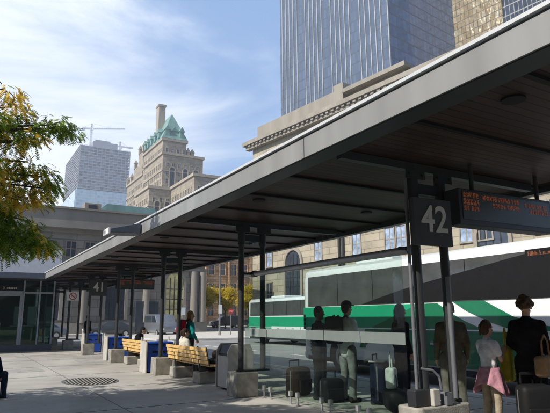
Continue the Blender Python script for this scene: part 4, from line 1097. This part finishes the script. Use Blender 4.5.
def person(label, loc, rz, h=1.72, pose=None, base=STAND, skin='skin', hair=('dark_hair', (.02, .014, .01)), hairstyle='short', top=('t', (.5, .5, .5)), sleeves='long',
           legs=('trousers', (.05, .05, .06)), shoes=('shoes', (.02, .02, .02)), bulk=1.0, turn=0.0, jacket_tail=0, cap=None, skirt=None, shorts=False, voxel=.011):
    P = dict(base); P.update(pose or {}); P = {k: Vector(v) for k, v in P.items()}
    s = h / 1.76
    t = thing('person', label, 'person', loc, rz); t.scale = (s, s, s)
    k = bulk
    hd = P['head']; hdir = Matrix.Rotation(turn, 3, 'Z')
    def H(x, y, z): return hd + hdir @ Vector((x, y, z))
    # body: one continuous surface
    b = MB()
    rcone(b, P['pelvis'], P['chest'], .10 * k, .105 * k); rcone(b, P['chest'], (P['shL'] + P['shR']) / 2 + Vector((0, 0, -.05)), .10 * k, .07 * k)
    rcone(b, P['shL'] - Vector((0, 0, .01)), P['shR'] - Vector((0, 0, .01)), .048, .048); rcone(b, P['neck'] - Vector((0, 0, .06)), H(0, -.015, -.06), .055, .05)
    b.ball(H(0, -.012, .025), .098, n=20, m=14, sc=(.80, .98, 1.12)); b.ball(H(0, .02, -.055), .07, n=16, m=10, sc=(.82, .95, .95))
    b.ball(H(0, .055, -.095), .028); rcone(b, H(0, .082, .01), H(0, .105, -.025), .011, .017, n=8)   # chin, nose
    for sx in (-1, 1):
        b.ball(H(sx * .078, -.005, -.01), .026, sc=(.45, .8, 1.2)); b.ball(H(sx * .032, .077, .038), .016, sc=(1.3, .6, .5))  # ears, brows
    b.ball(H(0, .079, -.055), .018, sc=(1.4, .6, .45))
    for S_ in ('L', 'R'):
        sgn = -1 if S_ == 'L' else 1
        rcone(b, P['sh' + S_], P['el' + S_], .042, .034); rcone(b, P['el' + S_], P['wr' + S_], .034, .026)
        rcone(b, P['hi' + S_], P['kn' + S_], .072 * k, .046); rcone(b, P['kn' + S_], P['an' + S_], .046, .034)
        rcone(b, P['kn' + S_] * .6 + P['an' + S_] * .4 + Vector((0, -.02, 0)), P['an' + S_], .044, .032)
        an = P['an' + S_]; rcone(b, an + Vector((0, -.02, -.035)), an + Vector((sgn * .02, .16, -.055)), .04, .032)
        # hand
        w = P['wr' + S_]; fd = (w - P['el' + S_]).normalized(); up = Vector((sgn, 0, 0)); up = (up - fd * up.dot(fd)).normalized(); sd = fd.cross(up).normalized()
        pc_ = w + fd * .05; rcone(b, w, pc_, .024, .030); 
        for i, (off, ln) in enumerate(((-.030, .062), (-.010, .075), (.010, .070), (.029, .055))):
            r0 = w + fd * .075 + sd * off; r1_ = r0 + fd * ln * .5 - up * .006; r2_ = r1_ + fd * ln * .42 - up * .022
            rcone(b, w + fd * .04 + sd * off * .8, r0, .013, .0115, n=8); rcone(b, r0, r1_, .011, .010, n=8); rcone(b, r1_, r2_, .010, .0085, n=8)
        th0 = w + fd * .03 + sd * .03 * (1 if True else 1); rcone(b, th0, th0 + sd * .03 + fd * .03, .014, .011, n=8); rcone(b, th0 + sd * .03 + fd * .03, th0 + sd * .033 + fd * .058 - up * .01, .0105, .009, n=8)
    body = b.build('body', M[skin], t); remesh(body, .0078, 2, .5)
    ey = MB()
    for sx in (-1, 1): ey.ball(H(sx * .032, .078, .022), .011, n=8, m=6, sc=(1.2, .6, .8))
    ey.build('eyes', M['black'], t)
    lp_ = MB().ball(H(0, .086, -.055), .012, n=8, m=6, sc=(1.7, .6, .5)).build('mouth', cloth('lips', (.35, .12, .1)), t)
    # hair
    hb_ = MB()
    hb_.ball(H(0, -.022, .045), .104, n=20, m=14, sc=(.84, .98, 1.08))
    if hairstyle == 'short': hb_.ball(H(0, -.05, .0), .088, n=16, m=12, sc=(.88, .8, 1.0))
    if hairstyle == 'curly':
        rn = random.Random(4)
        for i in range(46):
            a_, e_ = rn.uniform(0, 2 * PI), rn.uniform(-.3, 1.5)
            v_ = Vector((math.cos(a_) * math.cos(e_) * .095, math.sin(a_) * math.cos(e_) * .105 - .02, math.sin(e_) * .115 + .03))
            if v_.y > .06 and v_.z < .07: continue
            hb_.ball(hd + hdir @ v_, rn.uniform(.018, .034), n=8, m=6)
    if hairstyle in ('long', 'pony'):
        hb_.ball(H(0, -.055, -.01), .088, n=16, m=12, sc=(.95, .8, 1.1))
    if hairstyle == 'long':
        for sx in (-.055, 0, .055): rcone(hb_, H(sx, -.05, .02), H(sx * 1.25, -.075, -.20), .06, .035)
        for sx in (-1, 1): rcone(hb_, H(sx * .072, .0, .04), H(sx * .088, .01, -.17), .03, .022)
    if hairstyle == 'pony': hb_.ball(H(0, -.125, .045), .04); rcone(hb_, H(0, -.13, .03), H(0, -.15, -.10), .035, .015)
    cutf = H(0, .07, .03)
    ho = hb_.build('hair', cloth(*hair), t); remesh(ho, .012, 3, .5)
    if cap:
        cb_ = MB(); n_ = 20
        for j in range(6):
            pass
        cb_.ball(H(0, -.01, .062), .108, n=20, m=14, sc=(.88, 1.0, .86))
        vs_ = [v for v in cb_.v]
        vv = MB(); vv.v = vs_; vv.f = [f_ for f_ in cb_.f if min(vs_[i][2] for i in f_) > (hd.z + .055)]; vv.mi = [0] * len(vv.f)
        rim_ = [H(.085 * math.cos(a_), .085 * math.sin(a_) - .01 + .10 * max(0, math.sin(a_)), .062 - .012 * max(0, math.sin(a_))) for a_ in [2 * PI * i / 24 for i in range(24)]]
        vv.add([v + Vector((0, 0, .006)) for v in rim_] + rim_, [tuple(range(24)), tuple(range(47, 23, -1))] + [(i, 24 + i, 24 + (i + 1) % 24, (i + 1) % 24) for i in range(24)])
        vv.build('cap', cloth(*cap), t, smooth=True)
    # top
    c = MB(); e = .016
    ch_ = P['chest']; pv = P['pelvis']
    waist = pv.lerp(ch_, .45)
    hem = pv + (pv - ch_).normalized() * (.06 if base is STAND else 0.0)
    c.ball(ch_, .175 * k, n=16, m=12, sc=(1.10, .82, 1.0)); rcone(c, P['shL'] - Vector((0, 0, .012)), P['shR'] - Vector((0, 0, .012)), .070, .070); [rcone(c, P['neck'] - Vector((0, 0, .065)), P['sh' + q_] + Vector((0, 0, .0)), .078, .066) for q_ in 'LR']; c.ball((P['shL'] + P['shR']) / 2 - Vector((0, 0, .045)), .13, n=16, m=12, sc=(1.35, .75, .72))
    c.ball(waist, .145 * k, n=16, m=12, sc=(1.08, .8, 1.1)); c.ball(hem, .155 * k, n=16, m=12, sc=(1.1, .8, .8))
    rcone(c, hem, waist, .14 * k, .135 * k); rcone(c, waist, ch_, .135 * k, .14 * k)
    rcone(c, P['neck'] - Vector((0, 0, .07)), P['neck'] - Vector((0, -.0, .015)), .085, .070)
    for S_ in ('L', 'R'):
        rcone(c, P['sh' + S_] - Vector((0, 0, .01)), P['el' + S_] if sleeves == 'long' else P['sh' + S_].lerp(P['el' + S_], .55), .068, .055 if sleeves == 'long' else .062)
        if sleeves == 'long': rcone(c, P['el' + S_], P['el' + S_].lerp(P['wr' + S_], .92), .055, .041)
    to = c.build('top', cloth(*top), t); remesh(to, voxel, 3, .6)
    # legs
    l = MB()
    l.ball(pv - Vector((0, 0, .02)), .150 * k, n=16, m=12, sc=(1.1, .82, .8))
    for S_ in ('L', 'R'):
        hi, kn, an = P['hi' + S_], P['kn' + S_], P['an' + S_]
        rcone(l, hi, kn, .102 * k, .076); 
        if not shorts: rcone(l, kn, an + Vector((0, 0, .02)), .074, .062); rcone(l, kn.lerp(an, .75), an + Vector((0, .01, .0)), .066, .066)
    lo = l.build('trousers' if not shorts else 'shorts', cloth(*legs), t); remesh(lo, voxel, 3, .6)
    for S_ in ('L', 'R'):
        sgn = -1 if S_ == 'L' else 1; an = P['an' + S_]
        f = MB(); rcone(f, an + Vector((0, -.03, -.045)), an + Vector((sgn * .02, .155, -.052)), .048, .04); f.ball(an + Vector((0, -.02, -.01)), .052)
        fo = f.build('shoe', cloth(*shoes), t); remesh(fo, .012, 2, .5)
    if skirt:  # garment tied round the waist
        k_ = MB(); n_ = 36; vs_ = []
        for j in range(9):
            u_ = j / 8; 
            for i in range(n_):
                a_ = 2 * PI * i / n_; r_ = (.165 + u_ * .13 + .028 * u_ * math.sin(a_ * 7 + u_ * 2)) ; dz = -.34 * u_ - .10 * u_ * math.sin(a_ * 2.0 + .7)
                vs_.append(pv + Vector((math.cos(a_) * r_, math.sin(a_) * r_ * .88, .09 + dz)))
        k_.add(vs_, [(j * n_ + i, j * n_ + (i + 1) % n_, (j + 1) * n_ + (i + 1) % n_, (j + 1) * n_ + i) for j in range(8) for i in range(n_)])
        ko = k_.build('tied_jacket', cloth(*skirt), t, smooth=True)
        so_ = ko.modifiers.new('s', 'SOLIDIFY'); so_.thickness = .012
        rcone_ = MB(); rcone(rcone_, pv + Vector((0, .16, .08)), pv + Vector((.07, .22, -.16)), .028, .02); rcone(rcone_, pv + Vector((0, .16, .08)), pv + Vector((-.05, .22, -.18)), .028, .02)
        rcone_.build('tied_sleeves', cloth(*skirt), ko, smooth=True)
    return t
def bag(name, label, cat, loc, rz, dims, m, kind='backpack'):
    t = thing(name, label, cat, loc, rz); w, d, h = dims
    body = MB().box(-w / 2, -d / 2, 0, w / 2, d / 2, h); o = body.build('bag_body', m, t, bevel=min(w, d, h) * .3, seg=4, smooth=True)
    if kind == 'backpack':
        B(-w * .36, -d / 2 - d * .22, h * .12, w * .36, -d / 2 + .01, h * .55).build('front_pocket', m, t, bevel=.03, smooth=True, seg=3)
        for s in (-1, 1):
            st_ = MB(); pts = [Vector((s * w * .25, d / 2, h * .9)), Vector((s * w * .32, d / 2 + .10, h * 1.02)), Vector((s * w * .36, d / 2 + .2, h * .8)), Vector((s * w * .36, d / 2 + .17, h * .45)), Vector((s * w * .3, d / 2, h * .2))]
            for a, b_ in zip(pts[:-1], pts[1:]): st_.tube(a, b_, .018, n=6)
            st_.build('strap', M['black'], t)
        MB().tube((-.03, 0, h), (.03, 0, h + .02), .012).build('grab_handle', M['black'], t)
    elif kind == 'suitcase':
        hm = MB().tube((-w * .3, d * .3, h), (-w * .3, d * .3, h + .12), .012, n=6); hm.tube((w * .3, d * .3, h), (w * .3, d * .3, h + .12), .012, n=6); hm.tube((-w * .3, d * .3, h + .12), (w * .3, d * .3, h + .12), .018, n=6)
        hm.build('handle', M['black'], t)
        MB().box(-w / 2 - .003, -.012, .08, w / 2 + .003, .012, h * .9).build('zip', M['conduit'], t)
        for s in (-1, 1): MB().tube((s * w * .4 - .02, d * .35, .03), (s * w * .4 + .02, d * .35, .03), .035).build('wheel', M['tyre'], t)
        B(-w * .38, -d / 2 - .03, h * .15, w * .38, -d / 2 + .01, h * .6).build('front_pocket', m, t, bevel=.02)
    elif kind == 'tote':
        hm = MB(); pts = [Vector((-w * .25, 0, h * .95)), Vector((-w * .2, 0, h + .18)), Vector((0, 0, h + .26)), Vector((w * .2, 0, h + .18)), Vector((w * .25, 0, h * .95))]
        for a, b_ in zip(pts[:-1], pts[1:]): hm.tube(a, b_, .012, n=6)
        hm.build('handle', m, t)
    return t
FACE = lambda deg: R_(-deg)   # person's local +Y turned clockwise from world +Y
# woman in teal with red backpack
wx, wy = 5.85, 14.95
person('woman in teal jumper with long light brown hair standing past the near bench', (wx, wy, 0), FACE(95), 1.70, hair=('light_brown_hair', (.30, .16, .06)), hairstyle='long',
       top=('teal_knit', (.015, .20, .20)), legs=('black_trousers', (.012, .012, .015)), pose=dict(elR=(.25, .02, 1.13), wrR=(.16, .16, .93)), turn=-.6)
bag('backpack', 'red backpack worn by the woman in teal', 'backpack', (wx - .26, wy + .0, 1.02), FACE(95), (.32, .2, .44), cloth('red_nylon', (.42, .015, .03)))
# seated woman on near bench
person('seated woman with dark hair and pale top at the far end of the near bench', (5.36, 14.15, -.02), FACE(80), 1.60, base=SIT, hair=('dark_brown_hair', (.035, .018, .012)), hairstyle='pony',
       top=('cream_top', (.55, .52, .46)), sleeves='short', legs=('grey_jeans', (.10, .10, .12)), turn=-.3)
person('dark haired person slouched in dark jacket near the middle of the near bench', (5.36, 12.35, -.30), FACE(95), 1.55, base=SIT, hair=('dark_brown_hair', (.035, .018, .012)), hairstyle='short',
       top=('charcoal_jacket', (.03, .03, .035)), legs=('denim', (.06, .08, .13)), pose=dict(head=(0, .18, 1.02), neck=(0, .12, .95), chest=(0, .06, .80), shL=(-.18, .10, .90), shR=(.18, .10, .90), wrL=(-.1, .5, .6), wrR=(.1, .5, .6), knL=(-.14, .5, .62), knR=(.12, .55, .60)))
person('person in black hunched forward on the second bench', (5.42, 18.6, 0), FACE(110), 1.66, base=SIT, hair=('black_hair', (.008, .008, .008)), hairstyle='short', top=('black_coat', (.012, .012, .014)),
       legs=('black_trousers', (.012, .012, .015)), pose=dict(head=(0, .16, 1.16), neck=(0, .10, 1.04)), bulk=1.15)
person('dark clothed person standing far off under the 41 sign', (6.2, 31.0, 0), FACE(60), 1.72, top=('black_coat', (.012, .012, .014)), legs=('black_trousers', (.012, .012, .015)), voxel=.02)
# two men behind the glass
person('man in black with arms crossed, left of the two men behind the glass screen', (6.03, 8.70, 0), FACE(150), 1.70, skin='brownskin', top=('black_shirt', (.014, .014, .016)), legs=('black_jeans', (.02, .02, .024)), bulk=1.08,
       pose=dict(elL=(-.27, .04, 1.14), wrL=(.02, .20, 1.16), elR=(.27, .04, 1.14), wrR=(-.04, .22, 1.12)))
mx_, my_ = 6.28, 8.15
person('man in pale blue shirt, dark cap and black backpack behind the glass screen', (mx_, my_, 0), FACE(85), 1.79, top=('pale_blue_shirt', (.78, .80, .84)), legs=('stone_trousers', (.22, .22, .22)), cap=('black_cap', (.015, .015, .018)), turn=0,
       pose=dict(wrR=(.20, .24, 1.05), elR=(.24, .02, 1.12)))
bag('backpack', 'black backpack worn by the man in the pale blue shirt', 'backpack', (mx_ - .27, my_ + .03, 1.02), FACE(85), (.34, .22, .50), cloth('black_nylon', (.012, .012, .014)))
person('dark clothed person half hidden behind the 42 columns at the end of the glass', (7.05, 7.55, 0), FACE(100), 1.72, hair=('brown_hair', (.08, .04, .02)), hairstyle='long', top=('black_coat', (.012, .012, .014)), legs=('black_trousers', (.012, .012, .015)))
person('man in khaki jacket seen from behind, right of the 42 columns', (6.62, 5.98, 0), FACE(35), 1.72, top=('khaki_jacket', (.12, .105, .07)), legs=('grey_trousers', (.14, .13, .11)), bulk=1.12, turn=-.4)
# girl
person('girl in white T shirt with a pink jacket tied round her waist', (6.24, 5.02, 0), FACE(100), 1.44, hair=('brown_hair', (.06, .03, .018)), hairstyle='pony', top=('white_tee', (.62, .62, .66)), sleeves='short',
       legs=('beige_trousers', (.36, .30, .22)), skirt=('pink_fleece', (.48, .24, .29)), bulk=.92, pose=dict(elL=(-.2, .06, 1.14), wrL=(-.1, .22, 1.2), elR=(.2, .08, 1.14), wrR=(.10, .24, 1.28)), turn=.0)
gx, gyy = 6.70, 4.72
person('curly haired person in black jacket holding a brown bag at the right edge', (gx, gyy, 0), FACE(70), 1.76, hair=('curly_brown_hair', (.10, .055, .03)), hairstyle='curly', top=('black_jacket', (.014, .014, .016)),
       legs=('black_trousers', (.012, .012, .015)), bulk=1.15, pose=dict(elL=(-.25, .04, 1.14), wrL=(-.16, .22, 1.0)))
bag('shoulder_bag', 'tan shoulder bag held low by the curly haired person', 'bag', (gx - .10, gyy - .30, .74), R_(10), (.42, .16, .26), cloth('tan_canvas', (.28, .18, .10)), 'tote')
bag('yellow_bag', 'yellow carrier bag between the girl and the curly haired person', 'bag', (6.62, 5.02, .62), R_(20), (.22, .14, .46), cloth('yellow_plastic', (.40, .33, .03)), 'tote')
bag('suitcase', 'black suitcase standing by the curly haired person', 'suitcase', (6.35, 4.45, 0), R_(-30), (.44, .28, .66), M['black'], 'suitcase')
bag('suitcase', 'dark wheeled case right of the girl with the pink jacket', 'suitcase', (6.85, 4.15, 0), R_(15), (.42, .26, .60), cloth('dark_luggage', (.03, .02, .02)), 'suitcase')
bag('suitcase', 'brown travel bag on the ground left of the man in black', 'suitcase', (5.9, 9.25, 0), R_(20), (.5, .34, .55), cloth('brown_luggage', (.03, .018, .012)), 'suitcase')
bag('suitcase', 'black case at the feet of the man in the pale blue shirt', 'suitcase', (6.0, 8.3, 0), R_(-10), (.42, .3, .42), M['black'], 'suitcase')
bag('suitcase', 'upright navy case right of the man in the pale blue shirt', 'suitcase', (6.65, 7.7, 0), R_(35), (.48, .3, .72), cloth('navy_luggage', (.015, .018, .035)), 'suitcase')
bag('duffel_bag', 'black duffel bag lying by the glass near the 42 columns', 'bag', (6.35, 7.0, 0), R_(60), (.62, .34, .34), M['black'], 'tote')
bag('carrier_bag', 'crumpled white carrier bag standing on dark luggage behind the glass', 'bag', (6.30, 7.02, .34), R_(30), (.22, .16, .34), cloth('white_plastic', (.6, .62, .62)), 'tote')
np_ = thing('folded_newspaper', 'folded newspaper lying on top of the navy case', 'newspaper', (6.6, 7.68, .722), R_(35)); B(-.18, -.13, 0, .18, .13, .02).build('sheet', M['signtext'], np_)
# block seat and seated person at the left frame edge
pl = thing('block_seat', 'low concrete block used as a seat at the left edge', 'seat', (.50, 12.45, 0)); B(-.3, -.3, 0, .3, .3, .24).build('block', M['base'], pl, bevel=.02)
MB().box(-.26, -.26, .241, .26, .26, .26).build('cap', M['kerb'], pl, bevel=.008)
person('person in dark clothes crouching on a low block, cut by the left edge', (.64, 12.45, -.22), FACE(150), 1.62, base=SIT, top=('navy_coat', (.015, .02, .035)), legs=('dark_denim', (.03, .04, .06)),
       pose=dict(anL=(-.12, .40, .26), anR=(.12, .46, .26), knL=(-.14, .36, .72), knR=(.12, .38, .72), head=(0, .14, 1.16), neck=(0, .10, 1.04)))
# ================================================================== UNSEEN BLOCKS ADDED TO CUT SKY FILL ON THE PLAZA
def sky_blocker(label, x0, y0, x1, y1, h, plane):
    t = thing('added_block', label, 'building', ((x0 + x1) / 2, (y0 + y1) / 2, 0))
    a, b = (x1 - x0) / 2, (y1 - y0) / 2
    B(-a, -b, -.2, a, b, h).build('wall', M['brickdull'], t); B(-a - .3, -b - .3, h + .001, a + .3, b + .3, h + .8).build('parapet', M['greyp'], t)
    mb = MB(); fr = None
    for k in range(int(h / 3.6)):
        z = 1.4 + k * 3.6
        if plane == 'E': o = MB().box(a - .1, -b + 1, z, a + .03, b - 1, z + 1.9)
        else: o = MB().box(-a + 1, b - .1, z, a - 1, b + .03, z + 1.9)
        o.build('window_band', M['winglass'], t)
M['brickdull'] = coursemat('dull_brick', (.17, .12, .09), course=.5, width=1.2)
sky_blocker('unseen brown brick block added west of the plaza to cut sky light', -75, -60, -42, 48, 30, 'E')
sky_blocker('unseen brown brick block added behind the viewer to cut sky light', -40, -70, 60, -42, 34, 'N')

# ================================================================== HAZE
hz = MB().box(-80, -75, -1.2, 260, 700, 235)
hm_ = bpy.data.materials.new('haze_air'); hm_.use_nodes = True
t_ = hm_.node_tree; t_.nodes.clear(); o_ = N(t_, 'ShaderNodeOutputMaterial'); pv_ = N(t_, 'ShaderNodeVolumePrincipled')
pv_.inputs['Density'].default_value = 0.0007; pv_.inputs['Color'].default_value = (.86, .92, 1.0, 1); pv_.inputs['Anisotropy'].default_value = 0.2
t_.links.new(pv_.outputs[0], o_.inputs['Volume'])
tag(hz.build('haze', hm_), kind='stuff')
